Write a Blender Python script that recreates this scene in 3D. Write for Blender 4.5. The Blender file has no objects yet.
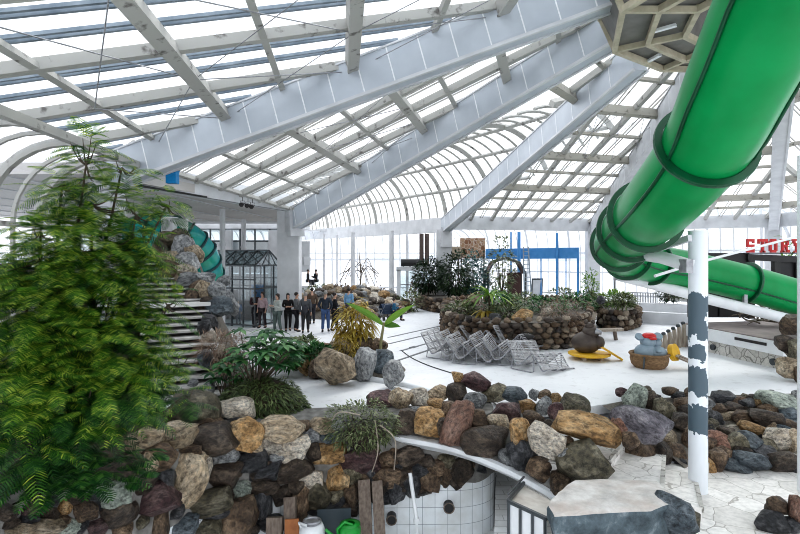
import bpy, bmesh, math, random
from mathutils import Vector, Matrix, noise, Euler
random.seed(7)
R = math.radians
V = Vector
scene = bpy.context.scene
COL = scene.collection

# ---------------------------------------------------------------- camera model
HZ, EYE, FPX = 254.0, 4.0, 533.333
def P(px, py, Y):
    return V(((px - 400) * Y / FPX, Y, EYE - (py - HZ) * Y / FPX))
def F(px, py, z=0.0):
    Y = (EYE - z) * FPX / (py - HZ)
    return V(((px - 400) * Y / FPX, Y, z))
def lerp(a, b, t):
    return a + (b - a) * t
def interp(x, pts):
    if x <= pts[0][0]: return pts[0][1]
    for (a, b), (c, d) in zip(pts, pts[1:]):
        if x <= c: return b + (d - b) * (x - a) / (c - a)
    return pts[-1][1]

# ---------------------------------------------------------------- materials
def node_mat(name):
    m = bpy.data.materials.new(name); m.use_nodes = True
    nt = m.node_tree
    b = nt.nodes['Principled BSDF']
    return m, nt, b
def ramp(nt, fac, stops):
    r = nt.nodes.new('ShaderNodeValToRGB')
    el = r.color_ramp.elements
    el[0].position, el[0].color = stops[0][0], (*stops[0][1], 1)
    el[1].position, el[1].color = stops[-1][0], (*stops[-1][1], 1)
    for p, c in stops[1:-1]:
        e = el.new(p); e.color = (*c, 1)
    nt.links.new(fac, r.inputs[0])
    return r.outputs[0]
def coords(nt, kind='Object', scale=(1, 1, 1)):
    tc = nt.nodes.new('ShaderNodeTexCoord')
    mp = nt.nodes.new('ShaderNodeMapping'); mp.inputs['Scale'].default_value = scale
    nt.links.new(tc.outputs[kind], mp.inputs[0])
    return mp.outputs[0]
def noise_tex(nt, vec, scale, detail=4, rough=.55):
    n = nt.nodes.new('ShaderNodeTexNoise')
    n.inputs['Scale'].default_value = scale; n.inputs['Detail'].default_value = detail
    n.inputs['Roughness'].default_value = rough
    nt.links.new(vec, n.inputs['Vector'])
    return n.outputs['Fac']
def bump(nt, b, h, strength=.4, dist=.02):
    bp = nt.nodes.new('ShaderNodeBump'); bp.inputs['Strength'].default_value = strength
    bp.inputs['Distance'].default_value = dist
    nt.links.new(h, bp.inputs['Height']); nt.links.new(bp.outputs[0], b.inputs['Normal'])
def mixc(nt, fac, a, c, mode='MIX'):
    m = nt.nodes.new('ShaderNodeMix'); m.data_type = 'RGBA'; m.blend_type = mode
    for sock, v in ((0, fac), (6, a), (7, c)):
        if isinstance(v, (int, float)): m.inputs[sock].default_value = v
        elif isinstance(v, tuple): m.inputs[sock].default_value = (*v, 1)
        else: nt.links.new(v, m.inputs[sock])
    return m.outputs[2]

def M_plain(name, col, rough=.6, metal=0.0, col2=None, scale=6.0, lo=.35, hi=.65, bmp=0.0, detail=5, kind='Object', stretch=(1,1,1)):
    m, nt, b = node_mat(name)
    b.inputs['Roughness'].default_value = rough; b.inputs['Metallic'].default_value = metal
    if col2 is None:
        col2 = tuple(c * .86 for c in col)
    f = noise_tex(nt, coords(nt, kind, stretch), scale, detail)
    c = ramp(nt, f, [(lo, col), (hi, col2)])
    nt.links.new(c, b.inputs['Base Color'])
    if bmp: bump(nt, b, f, bmp)
    return m

def M_rock(name, dark, mid, light, rough=.7):
    m, nt, b = node_mat(name)
    co = coords(nt)
    oi = nt.nodes.new('ShaderNodeObjectInfo')
    add = nt.nodes.new('ShaderNodeVectorMath'); add.operation = 'ADD'
    sc = nt.nodes.new('ShaderNodeVectorMath'); sc.operation = 'SCALE'
    sc.inputs['Scale'].default_value = 40.0
    cmb = nt.nodes.new('ShaderNodeCombineXYZ')
    for i in range(3): nt.links.new(oi.outputs['Random'], cmb.inputs[i])
    nt.links.new(cmb.outputs[0], sc.inputs[0])
    nt.links.new(co, add.inputs[0]); nt.links.new(sc.outputs[0], add.inputs[1])
    v = add.outputs[0]
    f1 = noise_tex(nt, v, 2.2, 8, .68)
    f2 = noise_tex(nt, v, 9.0, 7, .7)
    c1 = ramp(nt, f1, [(.30, dark), (.48, mid), (.70, light)])
    c2 = ramp(nt, f2, [(.36, (.16, .15, .14)), (.52, (.95, .95, .95)), (.70, (1.7, 1.62, 1.5))])
    c = mixc(nt, .85, c1, c2, 'MULTIPLY')
    br = nt.nodes.new('ShaderNodeMapRange'); br.inputs['To Min'].default_value = .75; br.inputs['To Max'].default_value = 1.3
    nt.links.new(oi.outputs['Random'], br.inputs[0])
    hv = nt.nodes.new('ShaderNodeHueSaturation'); nt.links.new(br.outputs[0], hv.inputs['Value']); nt.links.new(c, hv.inputs['Color'])
    # pale mineral veins
    w = nt.nodes.new('ShaderNodeTexVoronoi'); w.feature = 'DISTANCE_TO_EDGE'; w.inputs['Scale'].default_value = 2.6
    nt.links.new(v, w.inputs['Vector'])
    vein = ramp(nt, w.outputs[0], [(0, (.28, .28, .28)), (.016, (0, 0, 0))])
    vm = ramp(nt, noise_tex(nt, v, 1.1, 2), [(.52, (0, 0, 0)), (.62, (1, 1, 1))])
    vein = mixc(nt, 1.0, vein, vm, 'MULTIPLY')
    c = mixc(nt, vein, hv.outputs[0], tuple(min(1, x * 1.5 + .05) for x in light))
    nt.links.new(c, b.inputs['Base Color'])
    b.inputs['Roughness'].default_value = rough
    ad = nt.nodes.new('ShaderNodeMath'); ad.operation = 'ADD'
    nt.links.new(f1, ad.inputs[0]); nt.links.new(f2, ad.inputs[1])
    bump(nt, b, ad.outputs[0], .9, .09)
    return m

def M_leaf(name, a, b_, c, trans=.25, rough=.45):
    m, nt, b = node_mat(name)
    g = nt.nodes.new('ShaderNodeNewGeometry')
    col = ramp(nt, g.outputs['Random Per Island'], [(.05, a), (.6, b_), (.97, c)])
    nt.links.new(col, b.inputs['Base Color']); b.inputs['Roughness'].default_value = rough
    tr = nt.nodes.new('ShaderNodeBsdfTranslucent'); nt.links.new(col, tr.inputs[0])
    mx = nt.nodes.new('ShaderNodeMixShader'); mx.inputs[0].default_value = trans
    nt.links.new(b.outputs[0], mx.inputs[1]); nt.links.new(tr.outputs[0], mx.inputs[2])
    nt.links.new(mx.outputs[0], nt.nodes['Material Output'].inputs[0])
    return m

def M_glass(name, tint=(.97, .98, 1), milky=.12, gloss=.06, mcol=(.9, .93, .95)):
    m, nt, b = node_mat(name)
    t = nt.nodes.new('ShaderNodeBsdfTransparent'); t.inputs[0].default_value = (*tint, 1)
    g = nt.nodes.new('ShaderNodeBsdfGlossy'); g.inputs['Roughness'].default_value = .08
    d = nt.nodes.new('ShaderNodeBsdfTranslucent'); d.inputs[0].default_value = (*mcol, 1)
    m1 = nt.nodes.new('ShaderNodeMixShader'); m2 = nt.nodes.new('ShaderNodeMixShader')
    n = noise_tex(nt, coords(nt), .5, 5)
    mr = nt.nodes.new('ShaderNodeMapRange'); mr.inputs[1].default_value = .35; mr.inputs[2].default_value = .7
    mr.inputs['To Min'].default_value = milky * .5; mr.inputs['To Max'].default_value = milky * 1.5
    nt.links.new(n, mr.inputs[0]); nt.links.new(mr.outputs[0], m1.inputs[0])
    nt.links.new(t.outputs[0], m1.inputs[1]); nt.links.new(d.outputs[0], m1.inputs[2])
    m2.inputs[0].default_value = gloss
    nt.links.new(m1.outputs[0], m2.inputs[1]); nt.links.new(g.outputs[0], m2.inputs[2])
    nt.links.new(m2.outputs[0], nt.nodes['Material Output'].inputs[0])
    return m

def M_tile(name, tw, th, col=(.86, .9, .93), grout=(.16, .20, .24), gw=.032, axis='uv'):
    m, nt, b = node_mat(name)
    if axis == 'uv':
        uv = nt.nodes.new('ShaderNodeUVMap'); vec = uv.outputs[0]
    else:
        vec = coords(nt)
    br = nt.nodes.new('ShaderNodeTexBrick'); br.offset = 0 if axis == 'uv' else .5
    br.inputs['Scale'].default_value = 1.0
    br.inputs['Brick Width'].default_value = tw; br.inputs['Row Height'].default_value = th
    br.inputs['Mortar Size'].default_value = gw * tw * .5; br.inputs['Mortar Smooth'].default_value = .2
    br.inputs['Color1'].default_value = (*col, 1); br.inputs['Color2'].default_value = (*[c * .94 for c in col], 1)
    br.inputs['Mortar'].default_value = (*grout, 1)
    nt.links.new(vec, br.inputs['Vector'])
    f = noise_tex(nt, coords(nt), 1.7, 6)
    c = mixc(nt, ramp(nt, f, [(.45, (0, 0, 0)), (.8, (.6, .6, .6))]), br.outputs[0], (.5, .5, .46))
    nt.links.new(c, b.inputs['Base Color']); b.inputs['Roughness'].default_value = .25
    bump(nt, b, br.outputs['Fac'], -.3, .01)
    return m

def M_crazy(name, scale, stone, stone2, joint, jw=.03, rough=.7):
    m, nt, b = node_mat(name)
    co = coords(nt)
    v = nt.nodes.new('ShaderNodeTexVoronoi'); v.feature = 'DISTANCE_TO_EDGE'; v.inputs['Scale'].default_value = scale
    v2 = nt.nodes.new('ShaderNodeTexVoronoi'); v2.inputs['Scale'].default_value = scale
    wob = nt.nodes.new('ShaderNodeTexNoise'); wob.inputs['Scale'].default_value = scale * 2.5
    nt.links.new(co, wob.inputs['Vector'])
    ad = nt.nodes.new('ShaderNodeVectorMath'); ad.operation = 'MULTIPLY_ADD'; ad.inputs[1].default_value = (.18 / scale,) * 3
    nt.links.new(wob.outputs['Color'], ad.inputs[0]); nt.links.new(co, ad.inputs[2])
    for t in (v, v2): nt.links.new(ad.outputs[0], t.inputs['Vector'])
    bw = nt.nodes.new('ShaderNodeRGBToBW'); nt.links.new(v2.outputs['Color'], bw.inputs[0])
    c = ramp(nt, bw.outputs[0], [(.15, stone), (.85, stone2)])
    f = noise_tex(nt, co, scale * 5, 6)
    c = mixc(nt, .5, c, ramp(nt, f, [(.3, (.55, .55, .55)), (.6, (1, 1, 1))]), 'MULTIPLY')
    e = ramp(nt, v.outputs[0], [(jw * .5, (1, 1, 1)), (jw, (0, 0, 0))])
    c = mixc(nt, e, c, joint)
    nt.links.new(c, b.inputs['Base Color']); b.inputs['Roughness'].default_value = rough
    bump(nt, b, v.outputs[0], .5, .05)
    return m

MAT = {}
MAT['paint'] = M_plain('white_paint', (.66, .67, .69), .5, 0, (.55, .56, .58), 1.2)
MAT['rib'] = M_plain('rib_cladding', (.56, .60, .65), .4, .05, (.47, .51, .56), .7)
MAT['seam'] = M_plain('joint_white', (.9, .92, .94), .5)
MAT['peel'] = M_plain('peeling_cream_paint', (.42, .40, .35), .7, 0, (.17, .16, .14), 3.0, .58, .68, .3, 8)
MAT['peelwhite'] = M_plain('peeling_white_paint', (.44, .435, .41), .7, 0, (.16, .15, .14), 2.6, .59, .68, .3, 8)
MAT['alu'] = M_plain('blue_grey_aluminium', (.19, .235, .28), .4, .3, (.30, .35, .40), 3)
MAT['concrete'] = M_plain('white_concrete', (.78, .78, .77), .6, 0, (.64, .64, .62), .8, .35, .7, .05, 8)
MAT['mortar'] = M_plain('mortar', (.30, .29, .275), .85, 0, (.12, .115, .105), 5, .3, .7, .5, 7)
MAT['soil'] = M_plain('dark_soil', (.03, .025, .018), .95, 0, (.075, .055, .035), 4, .3, .7, .8, 8)
MAT['gravel'] = M_plain('grit', (.20, .18, .15), .9, 0, (.08, .07, .06), 14, .3, .7, .8, 6)
MAT['glass'] = M_glass('roof_glazing', (.97, .985, 1), .16, .04)
MAT['winglass'] = M_glass('window_glass', (.97, .98, 1), .07, .06)
MAT['darkglass'] = M_glass('grey_glass', (.62, .70, .72), .06, .14)
MAT['green'] = M_plain('green_fibreglass', (.001, .30, .085), .30, 0, (.001, .23, .06), .9, .35, .7)
MAT['greendark'] = M_plain('dark_green_flange', (.0, .09, .035), .3, 0, (.0, .055, .02), 2)
MAT['teal'] = M_plain('teal_fibreglass', (.02, .30, .33), .2, 0, (.03, .36, .25), 1.2)
MAT['tealdark'] = M_plain('dark_teal', (.01, .06, .07), .3)
MAT['white'] = M_plain('gloss_white', (.82, .84, .86), .35, 0, (.74, .76, .78), 2)
MAT['black'] = M_plain('black_panel', (.016, .016, .018), .5, 0, (.03, .028, .028), 1.4)
MAT['darkmetal'] = M_plain('dark_grey_metal', (.07, .08, .085), .4, .5, (.10, .11, .12), 4)
MAT['greymetal'] = M_plain('grey_metal', (.42, .43, .45), .35, .6, (.28, .28, .3), 6)
MAT['wire'] = M_plain('worn_silver_metal', (.66, .66, .68), .4, .3, (.36, .34, .34), 5)
MAT['blue'] = M_plain('blue_paint', (.05, .23, .50), .5, 0, (.08, .27, .55), 2)
MAT['bluebox'] = M_plain('bright_blue_plastic', (.0, .24, .55), .4)
MAT['red'] = M_plain('red_letters', (.62, .03, .03), .4)
MAT['yellow'] = M_plain('yellow_paint', (.80, .50, .03), .45, 0, (.65, .36, .03), 5)
MAT['bark'] = M_plain('bark', (.075, .055, .04), .9, 0, (.15, .12, .09), 9, .3, .7, .6, 6, 'Object', (1, 1, .2))
MAT['wood'] = M_plain('weathered_wood', (.27, .22, .18), .8, 0, (.12, .09, .075), 6, .3, .7, .5, 6, 'Object', (3, 3, .3))
MAT['palewood'] = M_plain('pale_driftwood', (.48, .42, .35), .8, 0, (.28, .23, .19), 6, .3, .7, .4, 6, 'Object', (3, 3, .4))
MAT['orangewood'] = M_plain('orange_wood', (.42, .17, .06), .7, 0, (.30, .11, .04), 6)
MAT['tileuv'] = M_tile('pool_wall_tile', .30, .40)
MAT['tilefloor'] = M_tile('pool_floor_tile', .5, .25, (.93, .94, .94), (.55, .55, .55), .04, 'obj')
MAT['kerbtile'] = M_tile('kerb_tile', .30, .9, (.62, .60, .55), (.16, .15, .14), .07)
MAT['crazy'] = M_crazy('crazy_paving', 1.7, (.70, .68, .65), (.86, .84, .81), (.42, .40, .37), .018)
MAT['veneer'] = M_crazy('stone_veneer', 2.3, (.55, .53, .49), (.72, .70, .66), (.25, .24, .22), .035)
MAT['soffit'] = M_plain('soffit_panel', (.56, .54, .52), .8, 0, (.50, .48, .46), .4)
MAT['wicker'] = M_plain('wicker', (.30, .19, .10), .8, 0, (.14, .08, .04), 10, .35, .65, .6, 4, 'Object', (1, 1, 6))
MAT['greyfig'] = M_plain('grey_painted_figure', (.30, .38, .44), .5, 0, (.24, .31, .37), 4)
MAT['brownfig'] = M_plain('dark_brown_figure', (.055, .04, .035), .5, 0, (.09, .07, .055), 4)
MAT['snow'] = M_plain('pale_outdoor_ground', (.80, .81, .83), .9, 0, (.72, .74, .77), .1)
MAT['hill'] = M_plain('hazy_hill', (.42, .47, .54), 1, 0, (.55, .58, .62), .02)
MAT['hubpanel'] = M_plain('dirty_grey_panel', (.15, .145, .135), .5, 0, (.24, .23, .215), 1.3)
MAT['hubframe'] = M_plain('cream_frame', (.55, .50, .38), .6, 0, (.42, .38, .28), 3)
MAT['greencan'] = M_plain('green_plastic', (.02, .33, .05), .3)
MAT['slate_sheet'] = M_plain('dark_slate_sheet', (.05, .07, .085), .4)
MAT['skin'] = M_plain('skin', (.55, .34, .25), .6)
MAT['hair'] = M_plain('dark_hair', (.03, .022, .018), .6)
MAT['hairgrey'] = M_plain('grey_hair', (.30, .28, .26), .6)
MAT['shoe'] = M_plain('black_shoe', (.015, .015, .015), .5)
ROCK = {
 'dark brown': M_rock('rock_dark_brown', (.016, .012, .010), (.055, .040, .030), (.19, .15, .115), .40),
 'charcoal': M_rock('rock_charcoal', (.012, .013, .016), (.045, .047, .053), (.18, .18, .19), .38),
 'brown': M_rock('rock_brown', (.032, .021, .015), (.12, .08, .052), (.34, .25, .17), .5),
 'ochre': M_rock('rock_ochre', (.16, .085, .03), (.38, .235, .105), (.62, .47, .29)),
 'tan': M_rock('rock_tan', (.17, .125, .08), (.40, .32, .225), (.66, .58, .46)),
 'cream': M_rock('rock_cream', (.32, .27, .21), (.58, .52, .44), (.78, .74, .66)),
 'grey': M_rock('rock_grey', (.10, .105, .11), (.27, .28, .29), (.52, .53, .53)),
 'slate blue': M_rock('rock_slate', (.03, .042, .055), (.09, .115, .135), (.25, .29, .32), .45),
 'maroon': M_rock('rock_maroon', (.03, .014, .017), (.095, .048, .052), (.30, .21, .20), .45),
 'reddish': M_rock('rock_reddish', (.10, .05, .035), (.27, .15, .11), (.45, .31, .25)),
 'olive': M_rock('rock_olive', (.03, .027, .018), (.12, .105, .068), (.36, .33, .25), .5),
 'greenish': M_rock('rock_greenish', (.13, .15, .13), (.29, .33, .29), (.48, .52, .46)),
 'purplish': M_rock('rock_purplish', (.055, .05, .06), (.17, .16, .185), (.42, .41, .43)),
}
LEAF = {
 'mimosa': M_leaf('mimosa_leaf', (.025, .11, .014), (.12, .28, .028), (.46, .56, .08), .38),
 'mimosadark': M_leaf('mimosa_leaf_painted_shade', (.006, .04, .012), (.024, .10, .02), (.09, .22, .04), .25),  # darker copy of the mimosa leaf, crown shade put into the colour
 'broad': M_leaf('broad_leaf', (.012, .07, .022), (.035, .15, .04), (.14, .30, .10), .2),
 'bright': M_leaf('bright_leaf', (.06, .17, .02), (.16, .32, .04), (.40, .52, .12), .3),
 'dark': M_leaf('dark_leaf', (.006, .02, .008), (.015, .045, .015), (.06, .10, .04), .15),
 'bluegreen': M_leaf('blue_green_leaf', (.03, .10, .10), (.07, .18, .17), (.20, .34, .30), .2),
 'yellow': M_leaf('yellowing_leaf', (.22, .15, .02), (.42, .30, .04), (.58, .48, .12), .3),
 'dry': M_leaf('dry_twig', (.09, .05, .03), (.24, .15, .10), (.42, .31, .22), .1),
 'moss': M_leaf('ground_cover_leaf', (.03, .055, .015), (.09, .13, .04), (.20, .25, .10), .15),
 'mixed': M_leaf('grey_green_leaf', (.05, .07, .03), (.15, .19, .08), (.36, .40, .22), .2),
}

# ---------------------------------------------------------------- mesh builder
class MB:
    def __init__(s): s.v = []; s.f = []; s.m = []; s.uv = {}; s.mi = 0; s.sm = []
    def add(s, vs, fs, smooth=False):
        o = len(s.v); s.v.extend([tuple(p) for p in vs])
        for f in fs:
            s.f.append(tuple(o + i for i in f)); s.m.append(s.mi); s.sm.append(smooth)
    def quad(s, a, b, c, d): s.add([a, b, c, d], [(0, 1, 2, 3)])
    def box(s, c, size, rot=None, bev=0):
        x, y, z = (k / 2 for k in size)
        vs = [V((i, j, k)) for k in (-z, z) for j in (-y, y) for i in (-x, x)]
        if rot is not None:
            m = rot if isinstance(rot, Matrix) else Euler(rot).to_matrix()
            vs = [m @ p for p in vs]
        c = V(c); vs = [p + c for p in vs]
        s.add(vs, [(0, 2, 3, 1), (4, 5, 7, 6), (0, 1, 5, 4), (2, 6, 7, 3), (0, 4, 6, 2), (1, 3, 7, 5)])
    def bar(s, a, b, w, h, up=(0, 0, 1), h2=None, drop=0):
        """rectangular bar from a to b, w across, h along up; the top edge is at a and b when drop=1"""
        a, b = V(a), V(b); d = (b - a)
        if d.length < 1e-6: return
        d.normalize(); up = V(up)
        side = d.cross(up)
        if side.length < 1e-5: side = d.cross(V((0, 1, 0)))
        side.normalize(); u = side.cross(d).normalized()
        h2 = h if h2 is None else h2
        vs = []
        for p, hh in ((a, h), (b, h2)):
            t, bo = (0, -hh) if drop else (hh / 2, -hh / 2)
            for q in (-w / 2, w / 2):
                vs += [p + side * q + u * bo, p + side * q + u * t]
        s.add(vs, [(0, 1, 3, 2), (4, 6, 7, 5), (0, 4, 5, 1), (2, 3, 7, 6), (0, 2, 6, 4), (1, 5, 7, 3)])
    def tube(s, path, r, n=8, closed=False, cap=True, smooth=True):
        path = [V(p) for p in path]; k = len(path)
        rr = r if isinstance(r, (list, tuple)) else [r] * k
        prev = None; rings = []
        for i, p in enumerate(path):
            d = (path[min(i + 1, k - 1)] - path[max(i - 1, 0)])
            if closed: d = path[(i + 1) % k] - path[i - 1]
            if d.length < 1e-9: d = V((0, 0, 1))
            d.normalize()
            if prev is None:
                prev = d.orthogonal().normalized() if abs(d.z) > .95 else V((0, 0, 1)).cross(d).normalized()
            x = (prev - d * prev.dot(d)).normalized(); prev = x; y = d.cross(x)
            rings.append([p + (x * math.cos(a) + y * math.sin(a)) * rr[i] for a in [2 * math.pi * j / n for j in range(n)]])
        vs = [q for ring in rings for q in ring]; fs = []
        for i in range(k if closed else k - 1):
            i2 = (i + 1) % k
            for j in range(n):
                j2 = (j + 1) % n
                fs.append((i * n + j, i * n + j2, i2 * n + j2, i2 * n + j))
        s.add(vs, fs, smooth)
        if cap and not closed:
            s.add(rings[0], [tuple(range(n))[::-1]]); s.add(rings[-1], [tuple(range(n))])
    def cyl(s, a, b, r, n=12, r2=None): s.tube([a, b], [r, r if r2 is None else r2], n)
    def lathe(s, c, prof, n=16, cap=True):
        c = V(c); vs = []
        for r, z in prof:
            for j in range(n):
                a = 2 * math.pi * j / n; vs.append(c + V((r * math.cos(a), r * math.sin(a), z)))
        fs = [(i * n + j, i * n + (j + 1) % n, (i + 1) * n + (j + 1) % n, (i + 1) * n + j) for i in range(len(prof) - 1) for j in range(n)]
        s.add(vs, fs, True)
        if cap:
            s.add(vs[:n], [tuple(range(n))[::-1]]); s.add(vs[-n:], [tuple(range(n))])
    def prism(s, poly, z0, z1):
        n = len(poly)
        vs = [V((p[0], p[1], z0)) for p in poly] + [V((p[0], p[1], z1)) for p in poly]
        s.add(vs, [tuple(range(n))[::-1], tuple(range(n, 2 * n))] + [(i, (i + 1) % n, n + (i + 1) % n, n + i) for i in range(n)])
    def grid(s, fn, nu, nv, smooth=True, uvfn=None):
        o = len(s.v); vs = [fn(i / nu, j / nv) for j in range(nv + 1) for i in range(nu + 1)]
        fs = [(j * (nu + 1) + i, j * (nu + 1) + i + 1, (j + 1) * (nu + 1) + i + 1, (j + 1) * (nu + 1) + i) for j in range(nv) for i in range(nu)]
        s.add(vs, fs, smooth)
        if uvfn:
            for j in range(nv + 1):
                for i in range(nu + 1): s.uv[o + j * (nu + 1) + i] = uvfn(i / nu, j / nv)
    def ball(s, c, rad, n=10, noise_amp=0):
        c = V(c); rx, ry, rz = rad if isinstance(rad, (tuple, list)) else (rad,) * 3
        vs = [c + V((0, 0, -rz))]
        m = max(4, n // 2 + 1)
        for i in range(1, m):
            t = math.pi * i / m
            for j in range(n):
                a = 2 * math.pi * j / n
                vs.append(c + V((rx * math.sin(t) * math.cos(a), ry * math.sin(t) * math.sin(a), -rz * math.cos(t))))
        vs.append(c + V((0, 0, rz))); L = len(vs) - 1
        fs = [(0, 1 + (j + 1) % n, 1 + j) for j in range(n)]
        for i in range(m - 2):
            for j in range(n):
                fs.append((1 + i * n + j, 1 + i * n + (j + 1) % n, 1 + (i + 1) * n + (j + 1) % n, 1 + (i + 1) * n + j))
        fs += [(1 + (m - 2) * n + j, 1 + (m - 2) * n + (j + 1) % n, L) for j in range(n)]
        s.add(vs, fs, True)
    def mesh(s, name):
        me = bpy.data.meshes.new(name); me.from_pydata(s.v, [], s.f)
        me.polygons.foreach_set('use_smooth', s.sm)
        if any(s.m): me.polygons.foreach_set('material_index', s.m)
        if s.uv:
            ul = me.uv_layers.new(name='UVMap')
            for l in me.loops:
                ul.data[l.index].uv = s.uv.get(l.vertex_index, (0, 0))
        me.update()
        return me
    def build(s, name, mat, parent=None, loc=None, label=None):
        me = s.mesh(name)
        for m in (mat if isinstance(mat, (list, tuple)) else [mat]): me.materials.append(m)
        o = bpy.data.objects.new(name, me); COL.objects.link(o)
        if parent is not None: o.parent = parent
        if loc is not None: o.location = loc
        if label: o['label'] = label
        return o

def tag(o, label=None, cat=None, group=None, kind=None):
    if label: o['label'] = label
    if cat: o['category'] = cat
    if group: o['group'] = group
    if kind: o['kind'] = kind
    return o
def struct(o): o['kind'] = 'structure'; return o
def empty(name, loc=(0, 0, 0), rz=0):
    o = bpy.data.objects.new(name, None); COL.objects.link(o)
    o.location = loc; o.rotation_euler = (0, 0, rz); o.empty_display_size = .2
    return o
def thing(name, label, cat, loc=(0, 0, 0), rz=0, group=None):
    return tag(empty(name, loc, rz), label, cat, group)
def copy_tree(o, parent=None):
    c = o.copy(); COL.objects.link(c)
    if parent is not None: c.parent = parent
    for ch in list(o.children): copy_tree(ch, c)
    return c
ORD = ['first', 'second', 'third', 'fourth', 'fifth', 'sixth', 'seventh', 'eighth', 'ninth', 'tenth', 'eleventh', 'twelfth', 'thirteenth', 'fourteenth', 'fifteenth', 'sixteenth', 'seventeenth', 'eighteenth', 'nineteenth', 'twentieth', 'twenty-first', 'twenty-second', 'twenty-third', 'twenty-fourth', 'twenty-fifth', 'twenty-sixth', 'twenty-seventh', 'twenty-eighth', 'twenty-ninth', 'thirtieth']
def catmull(pts, n=8):
    pts = [V(p) for p in pts]; out = []
    for i in range(len(pts) - 1):
        p0, p1, p2, p3 = pts[max(i - 1, 0)], pts[i], pts[i + 1], pts[min(i + 2, len(pts) - 1)]
        for k in range(n):
            t = k / n
            out.append(.5 * ((2 * p1) + (p2 - p0) * t + (2 * p0 - 5 * p1 + 4 * p2 - p3) * t * t + (3 * p1 - p0 - 3 * p2 + p3) * t ** 3))
    out.append(pts[-1]); return out
MAT['green'].node_tree.nodes['Principled BSDF'].inputs['Specular IOR Level'].default_value = .3
# ================================================================ camera, world, light
cam = bpy.data.cameras.new('camera'); co = bpy.data.objects.new('camera', cam); COL.objects.link(co)
co.location = (0, 0, EYE); co.rotation_euler = (R(90), 0, 0)
cam.sensor_width = 36; cam.lens = 24; cam.shift_y = -(267 - HZ) / 800; cam.clip_end = 2000
scene.camera = co
w = bpy.data.worlds.new('overcast_sky'); scene.world = w; w.use_nodes = True
nt = w.node_tree; bg = nt.nodes['Background']
tc = nt.nodes.new('ShaderNodeTexCoord'); sx = nt.nodes.new('ShaderNodeSeparateXYZ')
nt.links.new(tc.outputs['Generated'], sx.inputs[0])
cl = nt.nodes.new('ShaderNodeTexNoise'); cl.inputs['Scale'].default_value = 2.2; cl.inputs['Detail'].default_value = 5
nt.links.new(tc.outputs['Generated'], cl.inputs['Vector'])
c = mixc(nt, ramp(nt, cl.outputs[0], [(.4, (0, 0, 0)), (.75, (.6, .6, .6))]), ramp(nt, sx.outputs[2], [(0, (.95, .97, 1)), (.5, (.93, .96, 1)), (1, (.86, .92, 1))]), (.86, .90, .97))
nt.links.new(c, bg.inputs[0]); bg.inputs[1].default_value = 1.25
sun = bpy.data.lights.new('sun', 'SUN'); sun.energy = 1.3; sun.angle = R(14); sun.color = (1, .97, .92)
so = bpy.data.objects.new('sun', sun); COL.objects.link(so); so.rotation_euler = (R(-38), R(22), 0); so.location = (0, 30, 30)
scene.view_settings.view_transform = 'Standard'
scene.view_settings.look = 'Medium High Contrast'
scene.view_settings.exposure = 0.28
scene.cycles.filter_width = 1.0; scene.cycles.max_bounces = 8; scene.cycles.diffuse_bounces = 4; scene.cycles.transparent_max_bounces = 16
scene.cycles.sample_clamp_indirect = 6

# ================================================================ roof
H = V((9.4, 12.6, 12.5))                       # apex, top of the ribs
Cb = {0: (-7.0, -6.0), 1: (-9.5, 17.2), 2: (-6.0, 29.0), 3: (3.45, 42.0), 4: (16.6, 46.0), 5: (28.0, 40.0), 6: (31.0, 14.0), 7: (26.0, -8.0)}
ZT = {0: 7.1, 1: 7.1, 2: 6.25, 3: 6.7, 4: 6.7, 5: 6.7, 6: 6.7, 7: 6.7}   # rib top at the column
CT = {i: V((x, y, ZT[i])) for i, (x, y) in Cb.items()}
def rib_top(i, t): return lerp(CT[i], H, t)

def make_rib(i, depth0=1.05, depth1=1.05, width=.5, t1=.80):
    a, b = rib_top(i, -.01), rib_top(i, t1)
    r = empty('roof_rib'); struct(r)
    m = MB(); m.bar(a, b, width, depth0, (0, 0, 1), depth1, drop=1)
    m.build('cladding', MAT['rib'] if i in (1, 2, 3) else MAT['paint'], r)
    m = MB(); n = 18
    d = (b - a).normalized(); side = d.cross(V((0, 0, 1))).normalized(); u = side.cross(d)
    for k in range(1, n):
        p = lerp(a, b, k / n); hh = depth0 + (depth1 - depth0) * k / n
        for s in (-1, 1):
            q = p + side * s * (width / 2 + .004)
            m.bar(q, q - u * hh, .035, .012, side)
    m.build('panel_joint', MAT['seam'], r)
    m = MB()
    for s in (-1, 1):
        q = side * s * (width / 2 + .015)
        m.bar(a + q - u * depth0, b + q - u * depth1, .10, .09)
        m.bar(a + q + u * .02, b + q + u * .02, .06, .05)
    m.build('edge_flange', MAT['paint'], r)
    return r
for i in range(8): make_rib(i)

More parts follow.
